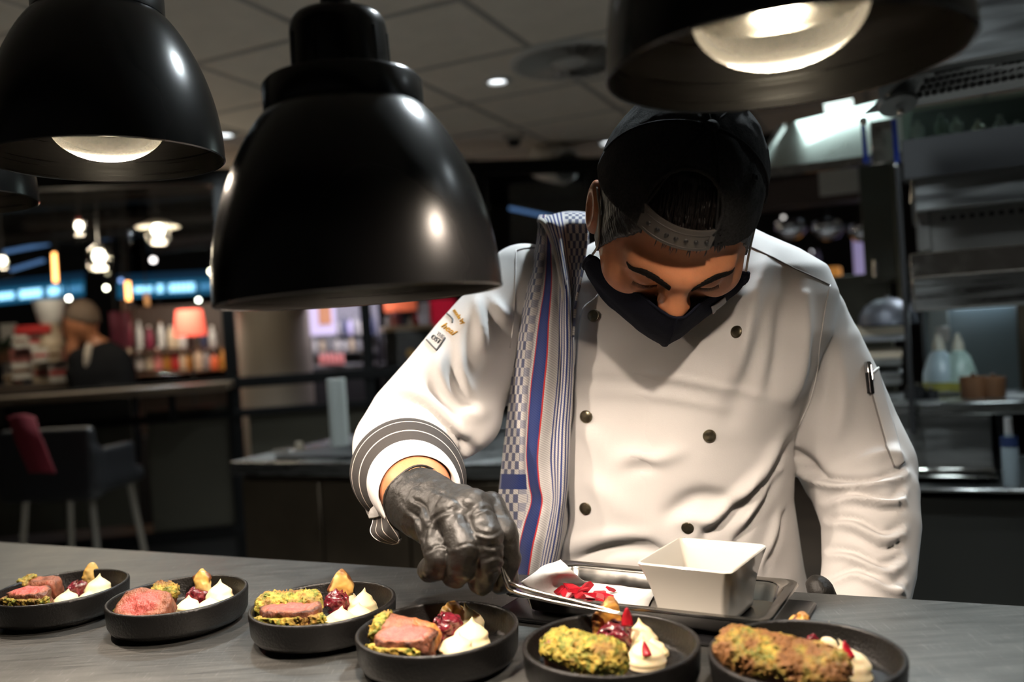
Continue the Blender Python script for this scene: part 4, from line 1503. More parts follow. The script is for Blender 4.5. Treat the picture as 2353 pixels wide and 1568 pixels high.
def cuff_ring(c, r, n=64, slope=(0, 0), wob=0.0, seed=0):
    an = np.linspace(0, 2 * math.pi, n, endpoint=False)
    out = []
    for a in an:
        k = r * (1 + wob * math.sin(2 * a + seed) + wob * .6 * math.sin(3 * a + seed * 2))
        v = CX_ * math.cos(a) * k + CY_ * math.sin(a) * k
        out.append(c + v + CA * (slope[0] * math.cos(a) + slope[1] * math.sin(a)))
    return np.array(out)


def closed_sheet(Rs):
    n = len(Rs[0])
    V = np.concatenate(Rs)
    uv = np.array([(j / n, i / (len(Rs) - 1)) for i in range(len(Rs)) for j in range(n)])
    return (V, grid_faces(len(Rs), n, True)), uv


c0 = pR[-1]
R1 = rR[-1]
ca, cb = c0 - CA * .030, c0 + CA * .006
# white rolled band, the dark striped lining turned out, and the inner white edge
Rs = [cuff_ring(ca - CA * .030, R1 + .0045, 72, (0, -.004)), cuff_ring(ca - CA * .022, R1 + .0085, 72, (-.004, -.006), .02), cuff_ring(ca - CA * .012, R1 + .0090, 72, (-.008, -.010), .02, 1),
      cuff_ring(ca - CA * .008, R1 + .006, 72, (-.010, -.013), .02, 1)]
vf, uv = closed_sheet(Rs)
cuff = part('rolled_cuff', vf, M_jacket, jacket, sharp=0)
Rs = [cuff_ring(ca + CA * (-.018 + .0052 * k), R1 + rad_, 72, (-.012, -.016), .03, 1) for k, rad_ in enumerate((.0095, .0162, .0156, .0140, .0115, .0085, .0056, .0028, -.0010))]
vf, uv = closed_sheet(Rs)
part('striped_lining', vf, M_pin, cuff, 'dark pinstriped cuff lining turned outward', uv=uv, sharp=0)
Rs = [cuff_ring(ca + CA * .016, R1 - .0005, 72, (-.012, -.016), .03, 1), cuff_ring(ca + CA * .022, R1 + .0018, 72, (-.012, -.015), .03, 1), cuff_ring(ca + CA * .032, R1 + .0002, 72, (-.008, -.009), .02, 2),
      cuff_ring(ca + CA * .0420, R1 - .0028, 72, (-.005, -.005), .02, 2), cuff_ring(ca + CA * .0430, R1 - .0055, 72, (-.004, -.004), .02, 2), cuff_ring(ca + CA * .028, R1 - .0075, 72, (-.004, -.004), .01, 2)]
vf, uv = closed_sheet(Rs)
part('cuff_edge', vf, M_jacket, cuff, sharp=0)
# loose tongue of the lining hanging under the wrist
rows = [[P(862, 1178, .985), P(872, 1165, .965), P(884, 1150, .945)], [P(858, 1200, .975), P(874, 1200, .955), P(893, 1190, .935)], [P(853, 1222, .965), P(874, 1222, .945), P(906, 1212, .925)],
        [P(868, 1240, .955), P(892, 1238, .938), P(916, 1228, .918)], [P(902, 1250, .945), P(914, 1247, .93), P(920, 1240, .916)]]
G = surf(rows, 26, 14)
vf = thick(G, .0022)
uv = np.array([(i / 25 * .6, j / 13) for i in range(26) for j in range(14)] * 2)
part('striped_lining', vf, M_pin, cuff, 'dark pinstriped cuff lining turned outward', uv=uv, sharp=0)
edge = np.concatenate([G[:, 0], G[-1, 1:]])
part('lining_edge', tube(edge, .0014, 8), M_jacket, cuff, sharp=0)
rows = [[P(838, 1120, 1.0), P(852, 1135, .975), P(872, 1150, .95)], [P(842, 1165, .995), P(856, 1170, .97), P(874, 1172, .95)], [P(852, 1192, .985), P(862, 1190, .97), P(876, 1186, .952)]]
part('cuff_tongue', thick(surf(rows, 16, 10), .004), M_jacket, cuff, sharp=0)

# ------------------------------------------------------------------ gloves
def glove_d(Hd, wrist, fore, flare):
    def f(p):
        d = hand_d(p, Hd, .0024)
        d = smin(d, seg_d(p, wrist, fore, .0335, .0355 + flare), .014)
        d = d + .0012 * noise([p[0] * 1.0, p[1] * 1.0, p[2] * .35], 95, 3) + .0007 * noise(p, 190, 8)
        v = unit(fore - wrist)
        pl = (p[0] - fore[0]) * v[0] + (p[1] - fore[1]) * v[1] + (p[2] - fore[2]) * v[2]
        return np.maximum(d, pl)
    return f


gV, gF = sdf_mesh(glove_d(HAND_R, P(985, 1172, .892), P(958, 1148, .918), .001), (-.17, .72, 1.03), (.04, .97, 1.26), .0017, 1)
gN = normals(gV, gF); gp = proj(gV)
gd = np.zeros(len(gV))
for pts, w, amp, kind in [
    ([(950, 1150), (975, 1165), (985, 1200)], 7, .0022, 'crease'), ([(938, 1175), (962, 1195), (968, 1235)], 7, .0022, 'crease'), ([(1000, 1128), (1040, 1145), (1062, 1165)], 8, .0016, 'crease'),
    ([(975, 1255), (980, 1220), (1000, 1190), (1035, 1172)], 8, .0020, 'crease'), ([(1020, 1235), (1032, 1190), (1065, 1165)], 8, -.0020, 'ridge'), ([(1080, 1205), (1080, 1175), (1100, 1155)], 7, -.0022, 'ridge'),
    ([(1095, 1225), (1125, 1232), (1150, 1222)], 6, .0018, 'crease'), ([(1105, 1255), (1135, 1260), (1158, 1248)], 6, .0018, 'crease'), ([(1110, 1290), (1140, 1280), (1162, 1290)], 6, .0018, 'crease'),
    ([(1120, 1315), (1145, 1305), (1160, 1318)], 6, .0014, 'crease'), ([(1090, 1180), (1120, 1170), (1145, 1185)], 6, .0014, 'crease'), ([(1050, 1260), (1080, 1250), (1105, 1262)], 6, .0014, 'crease'),
    ([(985, 1270), (1010, 1255), (1035, 1262)], 6, .0014, 'crease')]:
    gd += fold(gV, gN, gp, catm(pts), w, amp, kind)
gV = gV + gN * gd[:, None]
part('glove', (gV, gF), M_glove, person, 'black disposable glove holding the tweezers', sharp=0)
wr, fo = P(985, 1172, .892), P(958, 1148, .918)
cuffv = unit(fo - wr); gx = unit(np.cross(cuffv, EZ)); gy = np.cross(gx, cuffv)
an = np.linspace(0, 2 * math.pi, 49)
part('glove_cuff', tube([fo + cuffv * .0005 + (gx * math.cos(a) + gy * math.sin(a)) * (.0365 + .001 * math.sin(5 * a)) for a in an], .0014, 8), M_glove, person, sharp=0)
gV, gF = sdf_mesh(glove_d(HAND_L, P(1975, 1440, 1.01), P(1980, 1405, 1.02), 0), (.28, .84, .86), (.50, 1.12, 1.10), .0028, 1)
part('glove', (gV, gF), M_glove, person, 'black glove of the lowered hand behind the counter', sharp=0)

# ------------------------------------------------------------------ cap
CC, CR = np.array([0, -.008, .028]), np.array([.0880, .1085, .1075])
sv = lambda q: -.899 * q[1] + .438 * q[2]


def cap_edge(q):
    return q[2] - (.031 + .515 * q[1])


def cap_shell(q, g=0.0):
    a = np.arctan2(q[0], q[1] + .008)
    pan = .0016 * np.abs(np.cos(3 * a)) ** .5 + .0016 * fbm(q, 42, 3, 3)
    return ell_d(q, CC, CR + g) - pan


def cap_d(q):
    d = cap_shell(q)
    d = np.maximum(d, -ell_d(q, CC, CR - .0042))
    d = smax(d, -cap_edge(q), .002)
    arch = np.sqrt((q[0] / .0365) ** 2 + ((sv(q) + .016) / .037) ** 2) - 1
    arch = np.maximum(arch * .03, -(q[1] - .0))
    return smax(d, -arch, .0016)


_cr = math.radians(5)
RC = np.array([[math.cos(_cr), 0, math.sin(_cr)], [0, 1, 0], [-math.sin(_cr), 0, math.cos(_cr)]]) @ rotz(math.radians(15))
HMC = HM @ RC
HCC = HC + HM @ (CC - RC @ CC)
cV, cF = sdf_mesh(cap_d, (-.12, -.14, -.06), (.12, .13, .155), .0021, 1)
capo = part('cap', xf((cV, cF), HMC, HCC), M_cap, person, 'black baseball cap worn backwards', sharp=0)


def on_cap(r, f, g=0.0):
    """Point of the cap's surface above head position (r, f)."""
    k = 1 - (r / (CR[0] + g)) ** 2 - ((f - CC[1]) / (CR[1] + g)) ** 2
    return np.array([r, f, CC[2] + (CR[2] + g) * math.sqrt(max(k, 0))])


def on_cap_u(r, u, g=0.0):
    k = 1 - (r / (CR[0] + g)) ** 2 - ((u - CC[2]) / (CR[2] + g)) ** 2
    return np.array([r, CC[1] + (CR[1] + g) * math.sqrt(max(k, 0)), u])


Hh = lambda q: HCC + HMC @ np.asarray(q, float)
# seams, eyelets, top button
for k in range(6):
    a = math.pi / 6 + k * math.pi / 3
    pts = []
    for e in np.linspace(0, 1, 24):
        rr, ff = .0880 * e * math.sin(a), -.008 + .1085 * e * math.cos(a)
        q = on_cap(rr * .995, -.008 + (ff + .008) * .995, .0016)
        if cap_edge(q) > .004 and not (np.sqrt((q[0] / .0385) ** 2 + ((sv(q) + .016) / .039) ** 2) < 1 and q[1] > 0):
            pts.append(Hh(q))
    if len(pts) > 3: part('cap_seam', tube(pts, .0013, 6), M_cap, capo, sharp=0)
for rr, ff in ((-.012, .002), (.057, .012), (-.06, .015), (.03, -.06), (-.035, -.065)):
    q = on_cap(rr, ff, .0016)
    nrm = HMC @ unit((q - CC) / CR ** 2)
    part('eyelet', xf(lathe([(.0018, .001), (.0030, .0016), (.0044, .001), (.0044, -.001), (.0018, -.001)], 16, True), frame_to(nrm), Hh(q)), M_cap, capo)
q = on_cap(0, -.008, .001)
part('cap_button', xf(lathe([(0, .005), (.004, .0045), (.0068, .002), (.007, -.002), (0, -.002)], 18), frame_to(HMC[:, 2]), Hh(q)), M_cap, capo)
# hem around the arch
ap = []
for a in np.linspace(-.35, math.pi + .35, 40):
    rr, s_ = .0372 * math.cos(a), -.016 + .0377 * math.sin(a)
    best = None
    for u in np.linspace(.06, .134, 150):
        q = on_cap_u(rr, u, .0008)
        if best is None or abs(sv(q) - s_) < best[0]: best = (abs(sv(q) - s_), q)
    ap.append(Hh(best[1]))
part('arch_hem', tube(ap, .0022, 8), M_cap, capo, sharp=0)
# plastic snap strap
M_strap = mat('strap_plastic', (.055, .048, .042), .42)
G = np.zeros((8, 30, 3))
for i, u in enumerate(np.linspace(.0735, .0925, 8)):
    for j, r in enumerate(np.linspace(-.0365, .0375, 30)):
        uu = u - .03 * r
        q = on_cap_u(r, uu, .0012 + .0006 * (i in (0, 7)))
        G[i, j] = Hh(q)
strap = part('cap_strap', thick(G, .0020), M_strap, capo, 'dark plastic snap strap across the forehead', sharp=30)
for k in range(7):
    r = -.027 + k * .0098
    q = on_cap_u(r, .0825 - .03 * r, .0022)
    nrm = HMC @ unit((q - CC) / CR ** 2)
    part('strap_stud', xf(lathe([(0, .0022), (.0014, .0021), (.0018, .001), (.0024, .0006), (.0025, -.001), (0, -.001)], 14), frame_to(nrm), Hh(q)), mat('stud_black', (.012, .011, .011), .3), strap)
pl = [Hh(on_cap_u(r, .0825 - .03 * r + s * .0062, .0026)) for s, rng in ((1, np.linspace(-.034, .033, 14)), (-1, np.linspace(.033, -.034, 14))) for r in rng]
part('strap_rib', tube(pl, .0005, 5), M_strap, strap, sharp=0)
# visor at the back of the head
G = np.zeros((8, 20, 3))
for i, e in enumerate(np.linspace(0, 1, 8)):
    for j, a in enumerate(np.linspace(-1.05, 1.05, 20)):
        rr, ff = .0870 * math.sin(a), -.008 - .1075 * math.cos(a)
        u0 = .031 + .515 * ff + .006
        G[i, j] = Hh((rr * (1 - .05 * e), ff - .062 * e * math.cos(a * .75), u0 - .022 * e + .010 * (1 - math.cos(a)) * e))
part('visor', thick(G, .0035), M_cap, capo, sharp=0)

# ------------------------------------------------------------------ hair
def hair_d(p):
    q = p
    w = [HC[i] + sum(HM[i, j] * q[j] for j in range(3)) for i in range(3)]
    hd_ = head_d(w)
    d = np.maximum(hd_ - .0022 + .0007 * noise([q[0], q[1], q[2] * .25], 320, 5), -(hd_ + .002))
    side = np.abs(q[0])
    nz = .004 * noise(q, 200, 4) + .003 * noise([q[0], q[1] * 3, q[2]], 260, 6)
    sl = np.where(q[1] < .040, -.030, -.030 + np.clip((q[1] - .040) / .030, 0, 1) * .106)
    lim = np.where(side > .045, sl, .073) + nz
    d = np.maximum(d, (lim - q[2]) * .7)
    return np.maximum(d, side - .0830)


hV, hF = sdf_mesh(hair_d, (-.10, -.13, -.07), (.10, .11, .14), .0020, 1)
hair = part('hair', xf((hV, hF), HM, HC), M_hair, person, 'short black hair', sharp=0)
strands = []
for k in range(170):
    r0 = random.uniform(-.034, .034); s0 = random.uniform(-.040, .016)
    best = None
    for u in np.linspace(.06, .126, 60):
        kk = 1 - (r0 / .083) ** 2 - ((u - .026) / .1005) ** 2
        q = np.array([r0, -.010 + .1035 * math.sqrt(max(kk, 0)), u])
        if best is None or abs(sv(q) - s0) < best[0]: best = (abs(sv(q) - s0), q)
    q = best[1]
    ln = random.uniform(.012, .022); sw = random.uniform(-.35, .35) + r0 * 6
    pts = []
    for e in np.linspace(0, 1, 5):
        rr = r0 + sw * ln * e * .5
        u = q[2] - ln * e
        kk = 1 - (rr / .083) ** 2 - ((u - .026) / .1005) ** 2
        pts.append(H(rr, -.010 + (.1030 + .002 * math.sin(e * 3)) * math.sqrt(max(kk, 0)), u))
    strands.append(tube(pts, [.0007, .0009, .0008, .0006, .0002], 4))
o = part('hair_strands', join(*strands), M_hair, hair, sharp=0); o['kind'] = 'stuff'

BB = BVHTree.FromPolygons([tuple(v) for v in bV], [tuple(map(int, f)) for f in bF])


def face_at(r, u, off=0.0):
    """Point on the face in front of head position (r, u)."""
    a, dr = H(r, .2, u), -HM[:, 1]
    h = BB.ray_cast(Vector(a), Vector(dr))
    p = np.array(h[0]) if h[0] is not None else H(r, .09, u)
    return p + HM[:, 1] * off


fr_h = []
for k in range(130):                               # wisps of the hairline below the strap
    r0 = random.gauss(-.004, .020); ln = random.uniform(.004, .011) * math.exp(-(r0 / .03) ** 2)
    pts = [face_at(r0 + .15 * ln * e, .078 - ln * e, .0008) for e in (0, .5, 1)]
    fr_h.append(tube(pts, [.0005, .0005, .00015], 4))
o = part('hairline_wisps', join(*fr_h), M_hair, hair, sharp=0); o['kind'] = 'stuff'
for sgn in (-1, 1):
    br = []
    for k in range(320):
        e = random.random()
        r0 = sgn * (.011 + .039 * e); u0 = .0185 + .009 * math.sin(min(e * 1.25, 1) * math.pi * .62) - .004 * max(e - .7, 0) * 3 + random.uniform(-.0042, .0042) * (1 - .5 * e)
        ln = .0060
        pts = [face_at(r0, u0, .0006), face_at(r0 + sgn * ln * .6, u0 + .0012 * (1 - 2 * e), .0012), face_at(r0 + sgn * ln, u0 + .001 * (1 - 2 * e), .0007)]
        br.append(tube(pts, [.0011, .0012, .0004], 4))
    o = part('eyebrow', join(*br), mat('brow_hair', (.007, .005, .004), .8, spec=.1), person, sharp=0); o['kind'] = 'stuff'
    la = []
    for k in range(34):
        e = k / 33
        r0 = sgn * (.020 + .025 * e); u0 = -.0035 - .003 * math.sin(e * math.pi)
        a = face_at(r0, u0, 0)
        la.append(tube([a, a + HM @ np.array([sgn * .0006, .0018, -.0018]), a + HM @ np.array([sgn * .0015 * e, .0030, -.0030])], [.0003, .00025, .0001], 4))
    o = part('eyelashes', join(*la), M_hair, person, sharp=0); o['kind'] = 'stuff'

# ------------------------------------------------------------------ mask
half = [[(.0000, .1265, -.006), (.012, .1225, -.008), (.036, .1010, -.020), (.060, .0790, -.028), (.079, .0600, -.028), (.0880, .0500, -.022)],
        [(.0000, .1350, -.034), (.016, .1250, -.037), (.042, .1010, -.046), (.067, .0760, -.050), (.083, .0580, -.046), (.0915, .0480, -.038)],
        [(.0000, .1345, -.062), (.018, .1210, -.064), (.044, .0950, -.068), (.068, .0710, -.068), (.084, .0550, -.060), (.0920, .0460, -.050)],
        [(.0000, .1210, -.090), (.017, .1110, -.091), (.042, .0890, -.092), (.066, .0690, -.088), (.083, .0520, -.072), (.0910, .0440, -.060)],
        [(.0000, .1020, -.109), (.014, .0985, -.108), (.038, .0810, -.104), (.062, .0630, -.096), (.080, .0480, -.080), (.0890, .0420, -.067)],
        [(.0000, .0760, -.112), (.014, .0700, -.109), (.038, .0560, -.102), (.062, .0450, -.092), (.080, .0390, -.081), (.0885, .0360, -.068)]]
for j in (2, 3, 4):
    r_, f_, u_ = half[0][j]
    for sg in (1,):
        loc_ = HM.T @ (face_at(r_ * (.97 if j == 4 else 1), u_, .0) - HC)
        half[0][j] = (r_, min(f_, loc_[1] + .0015), u_)
rows = [[H(-r, f, u) for r, f, u in reversed(row[1:])] + [H(q[0], q[1] + .006 * (q[0] / .088) ** 2, q[2] - .014 * (q[0] / .088) ** 2) for q in row] for row in half]
c = np.asarray(rows, float)
lft, rgt = surf(c[:, :6], 40, 36), surf(c[:, 5:], 40, 36)
G = np.concatenate([lft, rgt[:, 1:]], 1)
G = G + .0008 * fbm([G[..., 0], G[..., 1], G[..., 2]], 70, 2)[..., None] * HM[:, 1]
msk = part('face_mask', thick(G, .0022), M_mask, person, 'dark navy cloth face mask', sharp=0)
part('mask_hem', tube(G[0], .0016, 8), M_mask, msk, sharp=0)
part('mask_hem', tube(G[-1], .0015, 8), M_mask, msk, sharp=0)
part('mask_seam', tube(G[:, 35] + HM[:, 1] * .0012, .0010, 6), M_mask, msk, sharp=0)
part('mask_hem', tube(G[:, -1], .0026, 8), M_mask, msk, sharp=0)
part('mask_hem', tube(G[:, 0], .0026, 8), M_mask, msk, sharp=0)
M_elas = mat('pale_elastic', (.42, .36, .30), .8)
for sgn in (-1, 1):
    part('ear_loop', tube([H(sgn * .0865, .048 + (.006 if sgn > 0 else 0), -.028 - (.012 if sgn > 0 else 0)), H(sgn * .0815, .044, -.004), H(sgn * .0830, .022, .022), H(sgn * .0850, .008, .026), H(sgn * .0860, -.012, .020), H(sgn * .088, -.020, .0)], .0013, 8, 24), M_elas, msk, sharp=0)
mv, mf = thick(G, .0022)
MB_ = BVHTree.FromPolygons([tuple(v) for v in mv], [tuple(f) for f in mf])
lc = surf(np.array([[(1632, 704), (1648, 693), (1664, 681)], [(1634, 712), (1650, 701), (1666, 689)], [(1636, 720), (1652, 709), (1668, 697)]], float), 6, 8)
Gp = np.array([[(lambda h_: h_ if h_ is not None else H(.06, .08, -.04))(hit(x, y, .0014, MB_)[0]) for x, y in row] for row in lc])
part('mask_label', thick(Gp, .0008), mat('grey_label', (.42, .42, .42), .7), msk, 'small pale sewn label', sharp=0)

# ------------------------------------------------------------------ trousers and shoes (behind the counter)
HIP = P(1515, 1700, 1.225)
hipl, hipr = HIP - EA * .09, HIP + EA * .09
def legs_d(p):
    d = ell_d(p, HIP + EZ * .02, (.185, .135, .14))
    for h, s in ((hipl, -1), (hipr, 1)):
        d = smin(d, chain_d(p, [h, h * [1, 1, 0] + EA * s * .03 + EZ * .50 - EB * .02, h * [1, 1, 0] + EA * s * .05 + EZ * .07 + EB * .02], [.105, .078, .068]), .05)
    return d
lV, lF = sdf_mesh(legs_d, HIP * [1, 1, 0] + np.array([-.34, -.30, .02]), HIP * [1, 1, 0] + np.array([.34, .30, HIP[2] + .22]), .012, 2)
part('trousers', (lV, lF), mat('dark_trousers', (.02, .02, .022), .85), person, sharp=0)
for h, s in ((hipl, -1), (hipr, 1)):
    f0 = h * [1, 1, 0] + EA * s * .05 + EB * .02
    def shoe_d(p):
        return np.maximum(smin(seg_d(p, f0 + EZ * .045 + EB * .03, f0 + EZ * .035 - EB * .17, .046, .040), ell_d(p, f0 + EZ * .07, (.05, .05, .05)), .03), -p[2])
    sV, sF = sdf_mesh(shoe_d, f0 + np.array([-.2, -.28, -.01]), f0 + np.array([.2, .2, .16]), .008, 1)
    part('shoe', (sV, sF), M_black, person, sharp=0)
# ================================================================== TOWEL
def towel_material():
    m = bpy.data.materials.new('striped_towel')
    m.use_nodes = True
    nt = m.node_tree; L = nt.links.new
    b = nt.nodes['Principled BSDF']
    uvn = nt.nodes.new('ShaderNodeUVMap'); uvn.uv_map = 'UVMap'
    sp = nt.nodes.new('ShaderNodeSeparateXYZ'); L(uvn.outputs[0], sp.inputs[0])
    U, V = sp.outputs[0], sp.outputs[1]
    def mth(op, a, b_=None, c=None):
        n = nt.nodes.new('ShaderNodeMath'); n.operation = op
        for i, x in enumerate((a, b_, c)):
            if x is None: continue
            if isinstance(x, (int, float)): n.inputs[i].default_value = x
            else: L(x, n.inputs[i])
        return n.outputs[0]
    def between(x, lo, hi):
        return mth('MULTIPLY', mth('GREATER_THAN', x, lo), mth('LESS_THAN', x, hi))
    def mix(f, a, c):
        n = nt.nodes.new('ShaderNodeMix'); n.data_type = 'RGBA'
        L(f, n.inputs['Factor'])
        if isinstance(a, tuple): n.inputs['A'].default_value = rgba(a)
        else: L(a, n.inputs['A'])
        if isinstance(c, tuple): n.inputs['B'].default_value = rgba(c)
        else: L(c, n.inputs['B'])
        return n.outputs['Result']
    # twill ribs
    tw = mth('FRACT', mth('ADD', mth('MULTIPLY', U, 26.0), mth('MULTIPLY', V, 330.0)))
    twd = mth('MULTIPLY', mth('LESS_THAN', tw, .38), .45)
    base = mix(twd, (.70, .68, .66), (.14, .14, .17))
    blue = mix(twd, (.030, .052, .20), (.006, .010, .05))
    chk = mth('MODULO', mth('ADD', mth('FLOOR', mth('MULTIPLY', U, 17.0)), mth('FLOOR', mth('MULTIPLY', V, 92.0))), 2.0)
    inchk = mth('MAXIMUM', between(U, -.05, .30), mth('GREATER_THAN', U, 1.0))
    ckf = mth('MULTIPLY', mth('MULTIPLY', mth('GREATER_THAN', chk, .5), inchk), .88)
    col = mix(ckf, base, (.045, .062, .16))
    far = mth('MULTIPLY', mth('MULTIPLY', mth('GREATER_THAN', chk, .5), between(U, .30, .36)), .5)
    col = mix(far, col, (.10, .13, .28))
    col = mix(between(U, .385, .545), col, (.50, .035, .035))
    col = mix(between(U, .398, .532), col, blue)
    st = mth('LESS_THAN', mth('FRACT', mth('MULTIPLY', mth('SUBTRACT', U, .655), 18.0)), .46)
    col = mix(mth('MULTIPLY', st, between(U, .655, .99)), col, blue)
    col = mix(mth('MULTIPLY', between(V, .115, .135), mth('LESS_THAN', U, .36)), col, blue)
    L(col, b.inputs['Base Color'])
    b.inputs['Roughness'].default_value = .9
    b.inputs['Specular IOR Level'].default_value = .15
    b.inputs['Sheen Weight'].default_value = .2
    bp = nt.nodes.new('ShaderNodeBump'); bp.inputs['Strength'].default_value = .35; bp.inputs['Distance'].default_value = .0008
    L(tw, bp.inputs['Height']); L(bp.outputs[0], b.inputs['Normal'])
    return m


M_towel = towel_material()
TW = [(505, 1236, 1240, 1246, 1252, 1256, 1260, 1264), (540, 1236, 1244, 1256, 1264, 1270, 1275, 1280), (600, 1226, 1238, 1256, 1268, 1282, 1292, 1300),
      (660, 1214, 1228, 1252, 1268, 1288, 1302, 1312), (740, 1198, 1214, 1240, 1262, 1286, 1304, 1316), (820, 1184, 1206, 1230, 1258, 1284, 1304, 1317),
      (900, 1174, 1200, 1220, 1250, 1278, 1300, 1315), (980, 1164, 1195, 1214, 1242, 1270, 1294, 1311), (1050, 1156, 1192, 1210, 1236, 1266, 1292, 1308),
      (1110, 1150, 1190, 1216, 1240, 1270, 1290, 1305), (1150, 1147, 1188, 1222, 1247, 1272, 1288, 1300), (1200, 1150, 1188, 1208, 1238, 1264, 1282, 1294),
      (1260, 1166, 1180, 1194, 1224, 1250, 1272, 1286), (1325, 1178, 1183, 1190, 1214, 1238, 1258, 1270)]
UC = [0, .28, .39, .54, .66, .84, 1.0]
BUL = [.0, .010, .004, .012, .004, .015, .002]


def jd(x, y):
    q, n = hit(x, y, 0)
    return None if q is None else float(proj(q)[2])


rows, us = [], []
for k, r in enumerate(TW):
    y = r[0]
    dd = [jd(x, y) for x in (1270, 1290, 1310, 1330)]
    dd = [d for d in dd if d is not None and d < 1.2]
    base = (min(dd) if dd else 1.12) - .012
    if y < 530: base = 1.135
    ctr = []
    for j, x in enumerate(r[1:]):
        g = 1.0 + .5 * math.sin(k * .9 + j)
        ctr.append(P(x, y, base + .045 * (1 - UC[j]) ** 2 * (0 if y < 560 else 1) - BUL[j] * g * (.3 if y < 560 else 1)))
    rows.append(ctr)
# carry it over the shoulder and down the back
top = [P(x, 496, 1.17) for x in (1240, 1243, 1248, 1253, 1257, 1261, 1266)]
bk = [P(x, 520, 1.22) for x in (1240, 1243, 1248, 1253, 1257, 1261, 1266)]
rows = [bk, top] + rows
NR, NC = 120, 46
c = np.asarray(rows)
G = surf(c, NR, NC)
uu = spline(np.array(UC)[:, None], NC)[:, 0]
ln = np.cumsum(np.concatenate([[0], np.linalg.norm(np.diff(G[:, NC // 2], axis=0), axis=1)]))
vv = ln[-1] - ln
G = G + .0012 * fbm([G[..., 0], G[..., 1], G[..., 2]], 45, 4)[..., None] * np.array([0, -1.0, 0])
uv = np.array([(uu[j], vv[i]) for i in range(NR) for j in range(NC)] * 2)
tw = thing('kitchen_towel', 'blue and white striped kitchen towel with red lines over the shoulder of the cook', 'towel', G[-1, NC // 2])
part('front_length', thick(G, .0026), M_towel, tw, uv=uv, sharp=0)
part('towel_hem', tube(G[-1], .0020, 8), mat('towel_hem', (.55, .52, .48), .9), tw, sharp=0)
TB = [(775, 1308, 1310, 1312, 1315, 1317), (700, 1300, 1306, 1312, 1318, 1323), (650, 1292, 1300, 1312, 1324, 1334), (600, 1282, 1292, 1308, 1326, 1344), (550, 1268, 1282, 1304, 1328, 1350),
      (512, 1250, 1272, 1300, 1326, 1351)]
rows = []
for k, r in enumerate(TB):
    y = r[0]
    d0 = [jd(x, y) for x in r[1:]]
    d0 = [d if d is not None and d < 1.2 else 1.125 for d in d0]
    rows.append([P(x, y, min(d0) - .024 - .008 * math.sin(j * 2.1)) for j, x in enumerate(r[1:])])
rows.append([P(x, y, 1.145 + .003 * j) for j, (x, y) in enumerate(((1240, 508), (1268, 497), (1299, 490), (1326, 490), (1352, 492)))])
rows.append([P(x, y, 1.20) for x, y in ((1240, 520), (1268, 508), (1299, 500), (1326, 498), (1352, 500))])
rows.append([P(x, y, 1.26) for x, y in ((1244, 600), (1270, 590), (1300, 580), (1330, 575), (1354, 570))])
G = surf(np.asarray(rows), 70, 30)
ln = np.cumsum(np.concatenate([[0], np.linalg.norm(np.diff(G[:, 15], axis=0), axis=1)]))
uv = np.array([(.62 + .78 * j / 29, .4 + ln[i]) for i in range(70) for j in range(30)] * 2)
part('shoulder_length', thick(G, .0028), M_towel, tw, uv=uv, sharp=0)
part('towel_hem', tube(G[:56, 0], .0034, 8), mat('towel_hem'), tw, sharp=0)

# ================================================================== EMBROIDERED SLEEVE LOGO
def text_vf(s, extrude=.06, shear=0.0, bold=0.0):
    cu = bpy.data.curves.new('txt', 'FONT')
    cu.body = s; cu.extrude = extrude; cu.shear = shear; cu.offset = bold; cu.resolution_u = 3
    ob = bpy.data.objects.new('txt', cu)
    COL.objects.link(ob)
    dg = bpy.context.evaluated_depsgraph_get()
    me = ob.evaluated_get(dg).to_mesh()
    V = np.array([v.co[:] for v in me.vertices]); F = [tuple(p.vertices) for p in me.polygons]
    ob.evaluated_get(dg).to_mesh_clear()
    bpy.data.objects.remove(ob); bpy.data.curves.remove(cu)
    return V, F


def sew(name, s, p0, p1, hgt, m, par, shear=0.0, bold=.0, arc=0.0):
    V, F = text_vf(s, .06, shear, bold)
    w = V[:, 0].max() - V[:, 0].min()
    p0, p1 = np.array(p0, float), np.array(p1, float)
    dx = unit(p1 - p0)
    up = np.array([dx[1], -dx[0]])
    out = []
    for x, y, z in V:
        t = (x - V[:, 0].min()) / w
        q = p0 + (p1 - p0) * t + up * (y / .7 * hgt + arc * math.sin(t * math.pi))
        h, n = hit(q[0], q[1], .0006 + max(z, 0) / .06 * .0008)
        out.append(h if h is not None and h[1] < 1.4 else P(q[0], q[1], 1.12))
    return part(name, (np.array(out), F), m, par, smooth=False)


M_yel = mat('yellow_thread', (.72, .36, .02), .6, bump=.5, bump_scale=900)
M_gry = mat('grey_thread', (.15, .15, .15), .6, bump=.5, bump_scale=900)
M_lgry = mat('pale_grey_thread', (.40, .39, .37), .6)
emb = part('sleeve_embroidery', tube([hit(x, y, .0011)[0] for x, y in spline([(981, 782), (992, 794), (1004, 806)], 12)], .0011, 6), M_gry, jacket, 'yellow and grey embroidered emblem on the sleeve', sharp=0)
def thread(pts, m=M_gry, r=.0010, n=12):
    Q = [hit(x, y, .0011)[0] for x, y in spline(np.array(pts, float), n)]
    Q = [q for q in Q if q is not None]
    if len(Q) > 2: part('embroidery_line', tube(Q, r, 6), m, emb, sharp=0)
thread([(1004, 806), (1013, 792), (1023, 777)])
thread([(1028, 722), (1035, 728), (1041, 735)])
thread([(1041, 735), (1040.5, 739), (1040, 743)])
sew('embroidered_letters', 'made by', (1041, 716), (1063, 747), 10, M_yel, emb, bold=.012)
sew('embroidered_letters', 'heal', (1014, 752), (1044, 775), 15, M_yel, emb, shear=.35, bold=.008)
sew('embroidered_letters', 'THE', (1003, 770), (1017, 780), 9, M_lgry, emb, bold=.008)
sew('embroidered_letters', 'OST', (990, 778), (1009, 792), 11, M_gry, emb, bold=.014)
